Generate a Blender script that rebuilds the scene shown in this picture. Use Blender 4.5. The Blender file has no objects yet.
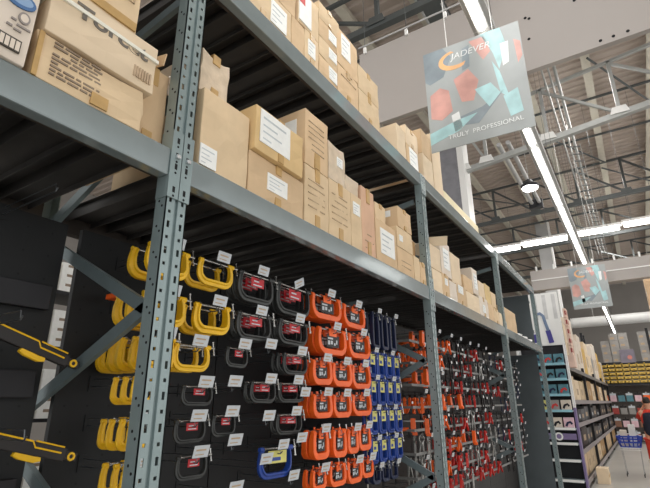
import bpy, bmesh, math, random
from mathutils import Vector, Matrix, Euler
random.seed(7)
C = bpy.context.scene.collection
PI = math.pi

# ------------------------------------------------------------------ materials
def lin(c):
    return tuple((x/12.92 if x <= 0.04045 else ((x+0.055)/1.055)**2.4) for x in [k/255 for k in c]) + (1.0,)
MATS = {}
def mat(name, rgb, rough=0.6, metal=0.0, var=0.12, scale=6.0, bump=0.0, objvar=0.0, emit=0.0, spec=0.5, alpha=1.0, stretch=None):
    if name in MATS: return MATS[name]
    m = bpy.data.materials.new(name); m.use_nodes = True
    nt = m.node_tree; b = nt.nodes['Principled BSDF']
    col = lin(rgb)
    b.inputs['Roughness'].default_value = rough
    b.inputs['Metallic'].default_value = metal
    b.inputs['Specular IOR Level'].default_value = spec
    tc = nt.nodes.new('ShaderNodeTexCoord')
    n = nt.nodes.new('ShaderNodeTexNoise'); n.inputs['Scale'].default_value = scale; n.inputs['Detail'].default_value = 4
    src = tc.outputs['Object']
    if stretch:
        mp = nt.nodes.new('ShaderNodeMapping'); mp.inputs['Scale'].default_value = stretch
        nt.links.new(src, mp.inputs['Vector']); src = mp.outputs['Vector']
    nt.links.new(src, n.inputs['Vector'])
    r = nt.nodes.new('ShaderNodeMapRange'); r.inputs['From Min'].default_value = 0.3; r.inputs['From Max'].default_value = 0.7
    r.inputs['To Min'].default_value = 1-var; r.inputs['To Max'].default_value = 1+var
    nt.links.new(n.outputs['Fac'], r.inputs['Value'])
    hsv = nt.nodes.new('ShaderNodeHueSaturation'); hsv.inputs['Color'].default_value = col
    val = r.outputs['Result']
    if objvar:
        oi = nt.nodes.new('ShaderNodeObjectInfo')
        r2 = nt.nodes.new('ShaderNodeMapRange'); r2.inputs['To Min'].default_value = 1-objvar; r2.inputs['To Max'].default_value = 1+objvar
        nt.links.new(oi.outputs['Random'], r2.inputs['Value'])
        mu = nt.nodes.new('ShaderNodeMath'); mu.operation = 'MULTIPLY'
        nt.links.new(val, mu.inputs[0]); nt.links.new(r2.outputs['Result'], mu.inputs[1]); val = mu.outputs[0]
    nt.links.new(val, hsv.inputs['Value'])
    nt.links.new(hsv.outputs['Color'], b.inputs['Base Color'])
    if bump:
        bp = nt.nodes.new('ShaderNodeBump'); bp.inputs['Strength'].default_value = bump; bp.inputs['Distance'].default_value = 0.01
        nt.links.new(n.outputs['Fac'], bp.inputs['Height']); nt.links.new(bp.outputs['Normal'], b.inputs['Normal'])
    if emit:
        b.inputs['Emission Color'].default_value = (1, .985, .95, 1); b.inputs['Emission Strength'].default_value = emit
    if alpha < 1: b.inputs['Alpha'].default_value = alpha
    MATS[name] = m
    return m

kraft = mat('kraft cardboard', (216,192,157), .85, 0, .06, 9, .12, .05)
kraft2 = mat('warm kraft cardboard', (210,182,146), .85, 0, .07, 7, .12, .05)
kraft3 = mat('pale kraft cardboard', (226,206,177), .85, 0, .05, 7, .1, .05)
pale = mat('pale carton board', (222,210,196), .75, 0, .04, 5)
tape = mat('tan packing tape', (190,155,100), .35, 0, .1, 20)
paper = mat('white paper', (236,238,236), .6, 0, .04, 30)
ink = mat('grey print', (140,124,108), .8, 0, .1, 30)
faint = mat('faint print', (186,163,136), .8, 0, .1, 30)
ink_d = mat('dark print', (70,64,58), .8, 0, .1, 30)
strapm = mat('white plastic strap', (232,230,218), .4, 0, .03)
bluem = mat('blue print', (70,110,160), .6, 0, .05)
redm = mat('red print', (205,60,60), .6, 0, .05)
steel = mat('grey green rack paint', (140,156,158), .3, .35, .06, 14, 0, 0)
beamp = mat('grey beam paint', (136,147,149), .11, .25, .05, 8, 0, 0)
zinc = mat('zinc pin', (215,218,220), .25, .9, .05)
holem = mat('dark slot', (22,24,26), .9, 0, .05)
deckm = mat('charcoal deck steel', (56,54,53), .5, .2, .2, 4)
deckw = mat('brown deck lip', (62,54,48), .7, .1, .2, 4)
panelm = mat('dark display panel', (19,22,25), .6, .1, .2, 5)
wire = mat('hook wire', (110,114,118), .35, .8, .05)
tagm = mat('price tag card', (200,206,212), .5, 0, .05, 40)
chrome = mat('bright screw steel', (190,190,188), .25, .9, .08, 20)
yellow = mat('yellow enamel', (240,190,25), .4, 0, .06, 20, .03, .05)
black = mat('dark cast iron', (62,64,64), .4, .4, .15, 20, .05, .08)
orange = mat('orange enamel', (252,104,32), .4, 0, .06, 20, .03, .05)
blue = mat('blue enamel', (32,66,150), .4, 0, .08, 20, .03, .08)
navy = mat('navy enamel', (34,42,72), .4, .1, .08, 20, .03, .08)
red = mat('red enamel', (200,45,40), .4, 0, .08, 20, .03, .1)
silver = mat('satin silver steel', (165,165,162), .4, .6, .08, 20)
cardk = mat('black packaging card', (32,28,28), .5, 0, .1, 20)
cardr = mat('red packaging card', (192,40,50), .5, 0, .08, 20)
cardy = mat('yellow packaging card', (214,208,120), .5, 0, .08, 20)
tealm = mat('teal packaging', (84,132,146), .45, 0, .15, 12)
concrete = mat('polished concrete floor', (186,184,178), .28, 0, .06, 1.2)
roofm = mat('roof sheet', (188,175,166), .7, .1, .06, 2)
purlinm = mat('cream purlin', (206,200,186), .6, 0, .05)
trussm = mat('grey truss paint', (168,170,168), .5, .2, .06)
trussd = mat('dark truss paint', (84,88,88), .5, .2, .08)
fasc = mat('grey fascia sheet', (168,162,158), .6, .1, .025, 1.0)
lightg = mat('light grey column paint', (178,178,178), .6, 0, .03)
white = mat('white enamel', (232,232,230), .4, 0, .02)
lamp = mat('lamp diffuser', (255,252,244), .5, 0, 0, 1, emit=9.0)
lampb = mat('round lamp diffuser', (255,252,244), .5, 0, 0, 1, emit=14.0)
purple = mat('purple sign print', (122,108,148), .5, 0, .06)
skin = mat('skin', (205,150,122), .55, 0, .04)
hairm = mat('dark hair', (38,30,26), .6, 0, .1, 40)
redcloth = mat('red work cloth', (206,58,42), .8, 0, .08, 20)
navycloth = mat('navy cloth', (34,36,52), .85, 0, .1, 20)
bluepl = mat('blue plastic', (42,70,175), .4, 0, .05)
shelfm = mat('grey shelf edge paint', (142,134,134), .5, 0, .08)
darkst = mat('dark steel', (38,38,42), .5, .3, .15)
yellowbox = mat('yellow crate plastic', (222,186,84), .5, 0, .1, 12, 0, .1)
greybox = mat('grey carton board', (158,155,152), .8, 0, .08, 8, 0, .08)
wallm = mat('far wall sheet', (150,146,142), .8, 0, .05, 1)
wrapm = mat('clear stretch wrap over board', (214,196,172), .18, 0, .12, 14, .6, .05)
bagm = mat('white plastic bag', (228,228,226), .35, 0, .05, 14, .4)

# ------------------------------------------------------------------ mesh builder
class MB:
    def __init__(s): s.v=[]; s.f=[]; s.m=[]
    def add(s, vs, fs, m=0):
        o=len(s.v); s.v += [tuple(p) for p in vs]
        for f in fs: s.f.append(tuple(i+o for i in f)); s.m.append(m)
    def box(s, a, b, m=0, M=None):
        x0,y0,z0=a; x1,y1,z1=b
        vs=[(x0,y0,z0),(x1,y0,z0),(x1,y1,z0),(x0,y1,z0),(x0,y0,z1),(x1,y0,z1),(x1,y1,z1),(x0,y1,z1)]
        if M is not None: vs=[M@Vector(p) for p in vs]
        s.add(vs,[(3,2,1,0),(4,5,6,7),(0,1,5,4),(1,2,6,5),(2,3,7,6),(3,0,4,7)],m)
    def bar(s, p, q, w, h, up=(0,0,1), m=0):
        p=Vector(p); q=Vector(q); d=(q-p); L=d.length; d.normalize()
        u=Vector(up)
        if abs(d.dot(u))>.98: u=Vector((1,0,0))
        a=d.cross(u).normalized(); c=a.cross(d)
        M=Matrix((a,d,c)).transposed().to_4x4(); M.translation=p
        s.box((-w/2,0,-h/2),(w/2,L,h/2),m,M)
    def tube(s, pts, r, n=8, m=0, caps=True):
        pts=[Vector(p) for p in pts]; N=len(pts)
        rs=r if isinstance(r,(list,tuple)) else [r]*N
        rings=[]; prev=None
        for i,p in enumerate(pts):
            d=(pts[min(i+1,N-1)]-pts[max(i-1,0)]).normalized()
            if prev is None:
                u=Vector((0,0,1)) if abs(d.z)<.9 else Vector((1,0,0))
                a=d.cross(u).normalized()
            else:
                a=(prev-d*prev.dot(d)).normalized()
            prev=a; c=d.cross(a)
            rings.append([p+(a*math.cos(t)+c*math.sin(t))*rs[i] for t in [2*PI*k/n for k in range(n)]])
        vs=[q for ring in rings for q in ring]; fs=[]
        for i in range(N-1):
            for k in range(n):
                k2=(k+1)%n; fs.append((i*n+k,i*n+k2,(i+1)*n+k2,(i+1)*n+k))
        if caps:
            fs.append(tuple(range(n-1,-1,-1))); fs.append(tuple((N-1)*n+k for k in range(n)))
        s.add(vs,fs,m)
    def sweep(s, pts, prof, fixed, m=0, scale=None):
        # profile (a,b): a along normal in the path's plane, b along the fixed axis
        pts=[Vector(p) for p in pts]; fx=Vector(fixed).normalized(); N=len(pts); n=len(prof); vs=[]; fs=[]
        for i,p in enumerate(pts):
            d=(pts[min(i+1,N-1)]-pts[max(i-1,0)]).normalized(); a=d.cross(fx).normalized()
            k=scale[i] if scale else 1
            for (u,w) in prof: vs.append(p+a*u*k+fx*w*k)
        for i in range(N-1):
            for k in range(n):
                k2=(k+1)%n; fs.append((i*n+k,i*n+k2,(i+1)*n+k2,(i+1)*n+k))
        fs.append(tuple(range(n-1,-1,-1))); fs.append(tuple((N-1)*n+k for k in range(n)))
        s.add(vs,fs,m)
    def cyl(s, p, q, r, n=12, m=0): s.tube([p,q],r,n,m)
    def disc_x(s, x, y, z, r, n=10, m=0, t=.0015):
        s.tube([(x-t,y,z),(x+t,y,z)], r, n, m)
    def mesh(s, name, mats, bevel=0, smooth=False, seg=2):
        me=bpy.data.meshes.new(name); me.from_pydata(s.v,[],s.f); me.update()
        for m in mats: me.materials.append(m)
        me.polygons.foreach_set('material_index', s.m)
        bm=bmesh.new(); bm.from_mesh(me)
        bmesh.ops.recalc_face_normals(bm, faces=bm.faces)
        if bevel:
            bmesh.ops.bevel(bm, geom=[e for e in bm.edges if len(e.link_faces)==2 and e.calc_face_angle(0)>.5], offset=bevel, segments=seg, affect='EDGES', profile=.6, clamp_overlap=True)
        bm.to_mesh(me); bm.free()
        if smooth: me.polygons.foreach_set('use_smooth',[True]*len(me.polygons))
        return me
    def build(s, name, mats, parent=None, bevel=0, smooth=False, loc=None, seg=2):
        if not isinstance(mats,(list,tuple)): mats=[mats]
        o=bpy.data.objects.new(name, s.mesh(name,mats,bevel,smooth,seg)); C.objects.link(o)
        if parent: o.parent=parent
        if loc: o.location=loc
        return o
def obj(name, me, parent=None, loc=(0,0,0)):
    o=bpy.data.objects.new(name, me); C.objects.link(o); o.parent=parent; o.location=loc; return o
def tag(o, label, cat, group=None, kind=None):
    o['label']=label
    if cat: o['category']=cat
    if group: o['group']=group
    if kind: o['kind']=kind
    return o
def thing(name, label, cat, loc=(0,0,0), group=None):
    o=bpy.data.objects.new(name, None); C.objects.link(o); o.location=loc; o.empty_display_size=.1
    return tag(o,label,cat,group)
def struct(o, label=None):
    o['kind']='structure'
    if label: o['label']=label
    return o
def copy_tree(o, parent=None):
    c=o.copy(); C.objects.link(c)
    if parent: c.parent=parent
    for ch in o.children: copy_tree(ch, c)
    return c
def text(name, body, size, m, parent=None, align='CENTER', extr=.001, shear=0, bold=0):
    cu=bpy.data.curves.new(name,'FONT'); cu.body=body; cu.size=size; cu.align_x=align; cu.align_y='CENTER'; cu.extrude=extr; cu.shear=shear; cu.offset=bold
    t=bpy.data.objects.new(name+'_c',cu); C.objects.link(t)
    dg=bpy.context.evaluated_depsgraph_get(); me=bpy.data.meshes.new_from_object(t.evaluated_get(dg))
    bpy.data.objects.remove(t); bpy.data.curves.remove(cu)
    me.materials.clear(); me.materials.append(m)
    o=bpy.data.objects.new(name,me); C.objects.link(o); o.parent=parent
    return o
ORD=['first','second','third','fourth','fifth','sixth','seventh','eighth','ninth','tenth','eleventh','twelfth']

# ------------------------------------------------------------------ camera (eye height 1.6 m)
cam=bpy.data.cameras.new('Camera'); co=bpy.data.objects.new('Camera',cam); C.objects.link(co)
cam.sensor_width=36; cam.lens=468/650*36; cam.clip_end=200; cam.clip_start=.02
ex=Vector((320,158,468)).normalized(); ez=Vector((-9,-1367,468)).normalized(); ez=(ez-ex*ez.dot(ex)).normalized()
xx=ex.cross(ez)
if xx.x<0: xx=-xx
R=Matrix((xx,ex,ez))            # rows: world x, y, z in camera (x right, y down, z forward)
right=Vector((R[0][0],R[1][0],R[2][0])); down=Vector((R[0][1],R[1][1],R[2][1])); fwd=Vector((R[0][2],R[1][2],R[2][2]))
M=Matrix((right,-down,-fwd)).transposed().to_4x4(); M.translation=(0,0,1.6)
co.matrix_world=M
bpy.context.scene.camera=co

# ------------------------------------------------------------------ setting
b=MB(); b.box((-16,-5,-.1),(9,36,0)); struct(b.build('floor',concrete),'pale grey polished concrete aisle floor')
def corr(x0,x1,y0,y1,z,pitch=.25,h=.045):
    b=MB(); y=y0; prof=[]
    while y<y1:
        prof += [(y,z),(y+pitch*.55,z),(y+pitch*.65,z-h),(y+pitch*.9,z-h)]; y+=pitch
    vs=[]; fs=[]
    for (yy,zz) in prof: vs += [(x0,yy,zz),(x1,yy,zz)]
    for i in range(len(prof)-1): fs.append((2*i,2*i+1,2*i+3,2*i+2))
    b.add(vs,fs); return b
struct(corr(-16,9,-5,36,9.1).build('ceiling',roofm),'brownish grey corrugated roof sheeting')
b=MB(); b.box((-16,36,0),(9,36.2,9.2)); struct(b.build('wall_back',wallm),'grey far wall of the store')
b=MB(); b.box((-16.2,-5,0),(-16,36,9.2)); struct(b.build('wall_left',wallm),'grey side wall beyond the racks')

# purlins along the aisle
for i,x in enumerate([-11.3,-10,-8.7,-7.4,-6.1,-4.85,-3.6,-2.3,-1.02,.26,1.5,2.78,4.05]):
    b=MB(); b.box((x-.06,-4,8.86),(x+.06,35.5,9.05)); b.box((x-.09,-4,8.84),(x+.09,35.5,8.8595))
    o=b.build('roof_purlin',purlinm); struct(o,'cream roof purlin running along the aisle, one of the parallel purlins'); o['group']='cream roof purlins'
# trusses across the aisle
def truss(y, zb, zt, xs, slope, mt, label, gus=True, dbl=False):
    t=thing('roof_truss',label,'truss',(0,y,0),'roof trusses')
    z=lambda x,z0: z0+slope*(x-xs[0])
    b=MB(); b.bar((xs[0],0,z(xs[0],zb)),(xs[-1],0,z(xs[-1],zb)),.12,.12); b.build('bottom_chord',mt,t)
    b=MB(); b.bar((xs[0],0,z(xs[0],zt)),(xs[-1],0,z(xs[-1],zt)),.07,.06); b.build('top_chord',mt,t)
    for i,xm in enumerate(xs):
        b=MB(); b.bar((xm,0,z(xm,zb)),(xm,0,z(xm,zt)),.07,.07); b.build('web_post',mt,t)
        if i:
            xp=xs[i-1]; b=MB(); b.bar((xm,.0,z(xm,zb)+.04),(xp,.0,z(xp,zt)-.04),.055,.055); b.build('web_diagonal',mt,t)
        if gus:
            b=MB(); zz=z(xm,zb)
            b.add([(xm-.17,-.07,zz),(xm+.17,-.07,zz),(xm+.12,-.07,zz+.15),(xm-.12,-.07,zz+.15),(xm-.17,-.085,zz),(xm+.17,-.085,zz),(xm+.12,-.085,zz+.15),(xm-.12,-.085,zz+.15)],
                  [(0,1,2,3),(7,6,5,4),(0,4,5,1),(1,5,6,2),(2,6,7,3),(3,7,4,0)]); b.build('gusset_plate',white if mt is trussm else mt,t)
    return t
xs1=[-2.75+1.36*i*2/2 for i in range(0,7)]
truss(10,6.72,8.0,[-2.55,-2.03,-.72,.63,1.98,3.3],.11,trussm,'pale grey roof truss with white gussets standing clear above the aisle banner')
truss(16,7.55,8.75,[-4.6,-3.2,-1.9,-.6,.7,2.0,3.3],.02,trussd,'dark roof truss behind the pale truss')
truss(5.7,7.55,8.45,[-9,-7.4,-5.7,-4.1,-2.6,-1.1,.4],.0,trussd,'dark roof truss above the big grey fascia')
truss(20,7.55,8.6,[-5.2,-3.4,-1.7,-.1,1.6,3.2,4.8],.02,trussd,'dark roof truss second behind the pale one')
truss(25,7.6,8.6,[-6.4,-4.6,-2.8,-1,.8,2.6,4.4],.02,trussd,'dark roof truss farthest along the aisle')
# horizontal wind bracing rods (thin)
for k,(y,z0,x0,x1,dz) in enumerate([(12,8.82,-9,4,.0),(14,8.82,-9,4,0),(18,8.82,-9,4,0),(22.5,8.82,-9,4,0),(7.6,8.82,-9,2,0),(28,8.8,-9,4,0)]):
    b=MB(); b.cyl((x0,y,z0),(x1,y,z0),.035,8); o=b.build('roof_brace_rod',trussd); tag(o,'thin dark rod running across under the roof sheets between the trusses','roof rod','roof brace rods')
for k,(y0,x0,y1,x1) in enumerate([(10.2,-2.5,15.8,.3),(10.2,.3,15.8,2.8),(16.2,-4,19.8,-1),(10.2,-2.6,15.8,-5),(16.2,.2,19.8,2.6)]):
    b=MB(); b.cyl((x0,y0,8.75),(x1,y1,8.75),.025,8); o=b.build('roof_tie_rod',trussd); tag(o,'slanting dark tie rod under the roof sheets','roof rod','roof tie rods')
# big girder along the aisle at upper middle and gutter pipes
b=MB(); b.bar((-1.95,5.3,8.55),(-1.95,9.9,8.55),.32,.34); b.bar((-2.13,5.3,8.4),(-2.13,9.9,8.4),.04,.06,m=1); b.bar((-1.77,5.3,8.4),(-1.77,9.9,8.4),.04,.06,m=1)
tag(b.build('roof_girder',[trussd,lightg]),'dark girder with pale edges meeting the top of the grey fascia','girder')
b=MB()
for dx in (-.1,.1): b.cyl((-1.62+dx,9.9,7.1),(-1.62+dx,13.9,7.1),.05,10)
b.box((-1.8,13.8,6.95),(-1.44,14,7.2),1)
tag(b.build('twin_pipe',[lightg,darkst]),'pair of pale pipes running along the roof to the grey column','pipe')
# cable runs on the right of the light line
for (x,z,r,l) in [(-.55,8.0,.02,'thin pale conduit beside the light line, first of three hanging under the roof'),(-.43,8.0,.02,'thin pale conduit in the middle of three hanging under the roof'),(-.32,8.0,.032,'thick pale conduit, last of three hanging under the roof')]:
    b=MB(); b.cyl((x,5.4,z),(x,24,z),r,8); tag(b.build('conduit',trussm),l,'conduit')
t=thing('cable_ladder','narrow lattice cable ladder running under the roof along the aisle','cable ladder',(0,0,0))
for dx in (-.1,.1):
    b=MB(); b.bar((-.28+dx,11,7.15),(-.28+dx,24,7.15),.015,.04); b.build('side_rail',lightg,t)
rm=None
for i in range(32):
    if rm is None:
        b=MB(); b.bar((-.1,0,0),(.1,.12,0),.02,.02); rm=b.mesh('rung',[trussd])
    obj('rung',rm,t,(-.28,11+i*.4,7.15))
# columns
b=MB(); b.box((-3.05,9.8,0),(-2.62,10.2,9.0)); b.box((-2.64,9.78,0),(-2.5,10.22,9.0),1); struct(b.build('column',[mat('column grey with shade',(128,128,134),.6),white]),'tall grey column with its lit side coloured paler behind the rack')  # lit aisle side and shaded front put in as two colours
b=MB(); b.box((-2.62,20.8,0),(-2.17,21.2,9.0)); b.box((-2.17,20.78,0),(-2.1,21.22,9.0),1); struct(b.build('column',[lightg,white]),'light grey column rising behind the far fascia')
# big fascia
t=thing('overhead_fascia','big plain grey fascia spanning the aisle behind the aisle banner','fascia',(0,5,0))
b=MB(); b.box((-2.6,0,5.2),(4,.07,6.45))
HX=[(-2.3,5.3),(-.4,5.3)]
for px in [(-1.63,5.72),(-1.56,5.78),(-1.54,5.7),(-1.48,5.78),(-1.46,5.72),(-1.37,5.76),(-1.38,5.3),(-1.48,5.36),(-1.56,5.3)]+[(-.37,5.93),(-.33,5.9),(-.37,5.62),(.05+.1,5.9),(.13+.1,5.97)]+[(.36+.08*i,6.02+(.05 if i%2 else 0)) for i in range(6)]+[(.40+.08*i,6.12+(.05 if i%2 else 0)) for i in range(6)]+[(.3,5.26),(.42,5.26),(.55,5.26)]:
    b.tube([(px[0],-.004,px[1]),(px[0],.0,px[1])],.017,8,1)
b.build('fascia_sheet',[fasc,holem],t)
for x in (-2.5,-1.85,-1.3,-.6,.3):
    b=MB(); b.box((x-.02,-.03,6.42),(x+.02,0,6.52)); b.build('hanger_clip',white,t)
    b=MB(); b.cyl((x,-.01,6.5),(x,-.01,9.06),.004,6); b.build('hanger_wire',trussd,t)
b=MB(); b.cyl((-2.6,-.02,6.55),(4,-.02,6.55),.012,6); b.build('top_wire',lightg,t)
# far fascia
t=thing('overhead_fascia','distant grey fascia with a pale line, behind the small aisle banner','fascia',(0,12.5,0))
b=MB(); b.box((-1.86,0,4.26),(2.6,.2,4.76)); b.box((-1.86,-.01,4.5),(2.6,0,4.525),1); b.build('fascia_sheet',[fasc,white],t)
for x in (-1.7,-1.3,-.9,-.45,0,.5,1):
    b=MB(); b.box((x-.02,-.02,4.74),(x+.02,.02,4.86)); b.build('hanger_clip',white,t)
    b=MB(); b.cyl((x,0,4.8),(x,0,9.06),.004,6); b.build('hanger_wire',trussd,t)
# ------------------------------------------------------------------ lights
lt=[]
for i in range(13):
    y0=-1.2+2.55*i
    t=thing('linear_light','bright linear light batten, %s along the light line over the aisle'%(ORD[i] if i<12 else 'last'),'light',(-.66,y0,5.0),'linear light battens over the aisle')
    lt0=t
    b=MB(); b.box((-.055,0,.0),(.055,2.55,.04)); b.box((-.1,0,.04),(.1,2.55,.1),1); b.build('housing',[white,lightg],t,.004)
    b=MB(); b.tube([(0,.06,-.012),(0,2.47,-.012)],.03,10); b.build('diffuser',lamp,t)
    b=MB(); b.cyl((0,.6,.1),(0,.6,4.06),.0035,6); b.build('suspension_wire',trussd,t)
    b=MB(); b.cyl((0,2,.1),(0,2,4.06),.0035,6); b.build('suspension_wire',trussd,t)
c=copy_tree(lt0); c.location=(2.55,9.7,5.0); tag(c,'bright linear light batten added out of view for the glare on the lower beam','light')  # extra unseen batten, put in for the highlight on the lower beam
for i in range(6):
    x0=-4.1+1.5*i
    t=thing('cross_light','bright fluorescent batten, %s in the row running across the roof'%ORD[i],'light',(x0,16.6,6.72+.045*i),'fluorescent battens across the aisle')
    b=MB(); b.box((0,-.1,.06),(1.5,.1,.14)); b.build('housing',white,t,.004)
    b=MB(); b.tube([(.05,0,0),(1.42,0,0)],.085,10); b.build('diffuser',lamp,t)
    b=MB(); b.cyl((.3,0,.1),(.3,0,2.34-.045*i),.004,6); b.build('suspension_wire',trussd,t)
    b=MB(); b.cyl((1.2,0,.1),(1.2,0,2.34-.045*i),.004,6); b.build('suspension_wire',trussd,t)
t=thing('high_bay_lamp','round glaring lamp hanging by a cable under the roof','lamp',(-1.27,10.3,5.97+.1))
b=MB(); b.tube([(0,0,0),(0,0,.06),(0,0,.12),(0,0,.2)],[.17,.19,.1,.05],20); b.build('housing',darkst,t,smooth=True)
b=MB(); b.tube([(0,0,-.03),(0,0,0)],[.15,.165],20); b.build('diffuser',lampb,t)
b=MB(); b.cyl((0,0,.2),(0,0,3.0),.006,6); b.build('cable',lightg,t)
b=MB(); b.tube([(-2.4,0,0),(-2.35,0,0),(3.4,0,0)],[.22,.25,.25],24); b.tube([(-2.44,0,0),(-2.4,0,0)],.26,24); b.cyl((-1.4,0,.2),(-1.4,0,3.63),.01,6); b.cyl((1.4,0,.2),(1.4,0,3.63),.01,6)
tag(b.build('round_duct',white,None,loc=(0,27,5.43),smooth=False),'thick white round duct crossing the far end of the aisle','duct')

# ------------------------------------------------------------------ banners
def banner(label, loc, w, h, skew, ztop):
    t=thing('hanging_banner',label,'banner',loc)
    R_=Matrix.Rotation(skew,4,'Z')
    t.rotation_euler.z=skew
    b=MB(); b.box((-w/2,0,-h),(w/2,.008,0)); b.build('banner_sheet',mat('banner print',(166,172,173),.35,0,.13,2.2),t)
    pm={'t':mat('banner teal print',(172,212,216),.35,0,.15,8),'o':mat('banner orange print',(238,186,134),.35,0,.1,8),'r':mat('banner red print',(212,162,153),.35,0,.2,5),
        'b':mat('banner dark print',(140,152,160),.35,0,.2,4),'w':mat('banner white print',(238,242,242),.35,0,.03)}
    def poly(pts,k,d=.001):
        b=MB(); n=len(pts)
        vs=[(-w/2+u*w,-d,-v*h) for u,v in pts]+[(-w/2+u*w,.001,-v*h) for u,v in pts]
        b.add(vs,[tuple(range(n)),tuple(range(2*n-1,n-1,-1))]+[(i,(i+1)%n,n+(i+1)%n,n+i) for i in range(n)])
        return b.build('printed_shape',pm[k],t)
    poly([(0,.0),(.22,0),(.3,.12),(.2,.3),(.05,.34),(0,.3)],'b',.001)
    poly([(.04,.45),(.15,.40),(.24,.45),(.26,.66),(.14,.72),(.03,.68)],'r',.0012)
    poly([(.3,.36),(.46,.30),(.55,.44),(.48,.62),(.36,.60)],'r',.0012)
    poly([(.5,.03),(.66,.03),(.7,.2),(.62,.26)],'r',.001)
    poly([(.62,.0),(.82,.0),(.86,.2),(.76,.4),(.72,.22)],'t',.001)
    poly([(.8,.16),(.88,.16),(.86,.36),(.8,.38)],'w',.0012)
    poly([(.7,.3),(.76,.42),(.82,.7),(.74,.62)],'t',.0012)
    poly([(.5,.52),(.66,.5),(.74,.62),(.62,.72)],'t',.0014)
    poly([(.3,.74),(.55,.70),(.78,.60),(.5,.84),(.32,.82)],'b',.0012)
    poly([(.0,.82),(.28,.76),(.5,.74),(.3,.86),(0,.93)],'t',.0014)
    poly([(.24,.7),(.32,.68),(.34,.84),(.26,.86)],'w',.0014)
    poly([(.76,.66),(.90,.62),(.92,.84),(.80,.86)],'t',.0014)
    poly([(.93,.16),(.99,.2),(.99,.34),(.94,.4)],'r',.0014)
    poly([(.42,.08),(.5,.06),(.48,.28),(.4,.3)],'b',.0011)
    # crescent swoosh
    cr=[]; 
    for i in range(13):
        a=math.radians(100+i*17); cr.append((.33+.17*math.cos(a),.16-.10*math.sin(a)))
    for i in range(12,-1,-1):
        a=math.radians(100+i*17); cr.append((.36+.15*math.cos(a),.15-.07*math.sin(a)))
    poly(cr,'o',.002)
    o=text('lettering','JADEVER',.105*w,pm['w'],t,shear=.2); o.rotation_euler=(PI/2,0,0); o.location=(-w/2+.50*w,-.003,-.13*h)
    o=text('lettering','TRULY',.07*w,pm['w'],t); o.rotation_euler=(PI/2,0,0); o.location=(-w/2+.29*w,-.003,-.90*h)
    o=text('lettering','PROFESSIONAL',.07*w,pm['w'],t); o.rotation_euler=(PI/2,0,0); o.location=(-w/2+.67*w,-.003,-.90*h)
    for u in (.27,.75):
        b=MB(); b.cyl((-w/2+u*w,.004,-.01),(-w/2+u*w,.004,ztop-loc[2]),.004,6); b.build('hanging_wire',white,t)
    return t
banner('large faded tool banner with orange crescent and white slogan hanging by the rack',(-.765,3.65,4.785),.865,1.07,0.05,8.85)
banner('small distant faded tool banner hanging before the far fascia',(-.60,12.2,4.62),.78,.98,0,8.85)

# ------------------------------------------------------------------ pallet rack
PY=[1.06,3.75,6.435,9.115]; XF=-1.35; XR=-2.32; PW=.096; TOP=3.594; FD=.056
rack=thing('pallet_rack','long grey green steel storage rack with perforated posts and two beam levels','storage rack',(XF,PY[0],0))
def rk(bm,name,mats,parent=None,bevel=0):
    o=bm.build(name,mats,None,bevel); o.parent=parent or rack
    o.location=(0,0,0)
    p=parent or rack
    o.matrix_parent_inverse=Matrix.Identity(4)
    if p is rack: o.location=(-XF,-PY[0],0)
    return o
def post_mesh(yc, top):
    b=MB(); t=.004
    for sgn in (-1,1):
        y0=yc+(-PW/2 if sgn<0 else .008); y1=y0+PW/2-.008
        ym=(y0+y1)/2
        # rails beside the slots and bridges between them (open slots and round holes)
        b.box((XF-t,y0,0),(XF,ym-.006,top)); b.box((XF-t,ym+.006,0),(XF,y1,top))
        z=.03; prev=0
        while z<top-.03:
            hole=.026 if int(round(z/.05-.6))%2==0 else .012
            b.box((XF-t,ym-.0065,prev),(XF-.0001,ym+.0065,z-hole/2)); prev=z+hole/2; z+=.05
        b.box((XF-t,ym-.0065,prev),(XF-.0001,ym+.0065,top))
    # centre groove
    b.box((XF-.014,yc-.0085,0),(XF-.010,yc+.0085,top)); b.box((XF-.014,yc-.011,0),(XF-.001,yc-.0075,top)); b.box((XF-.014,yc+.0075,0),(XF-.001,yc+.011,top))
    # side flanges and return lips
    b.box((XF-FD,yc-PW/2,0),(XF,yc-PW/2+t,top)); b.box((XF-FD,yc+PW/2-t,0),(XF,yc+PW/2,top))
    b.box((XF-FD-.004,yc-PW/2,0),(XF-FD,yc-PW/2+.02,top)); b.box((XF-FD-.004,yc+PW/2-.02,0),(XF-FD,yc+PW/2,top))
    return b
for i,yc in enumerate(PY):
    b=post_mesh(yc,TOP if i else 4.3); z=.1
    while z<3.6:
        for k,(dx,dz) in enumerate(((-.02,0),(-.038,.022))):
            for sg in (-1,1):
                yy=yc+sg*(PW/2+.0005); b.tube([(XF+dx,yy-.0006,z+dz),(XF+dx,yy+.0006,z+dz)],.005,8,1)
        z+=.1
    p=rk(b,'front_post',[steel,holem])
    b=MB(); b.box((XF-.11,yc-.08,0),(XF+.03,yc+.08,.008)); rk(b,'foot_plate',steel,p)
    b=MB(); b.box((XR-.08,yc-PW/2,0),(XR,yc-PW/2+.004,TOP)); b.box((XR-.08,yc+PW/2-.004,0),(XR,yc+PW/2,TOP)); b.box((XR-.08,yc-PW/2,0),(XR-.076,yc+PW/2,TOP))
    rk(b,'rear_post',steel)
    nodes=[(XF-.09,.2),(XR,.64),(XF-.09,1.07),(XR,1.5),(XF-.09,1.93),(XR,2.38),(XF-.09,2.8),(XR,3.2),(XF-.09,3.34)]
    for a,c in zip(nodes[:-1],nodes[1:]):
        b=MB(); b.bar((a[0],yc-.012,a[1]),(c[0],yc-.012,c[1]),.022,.048,(0,0,1)); rk(b,'diagonal_brace',mat('dull brace paint',(112,126,130),.45,.35,.08,14))
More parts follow.
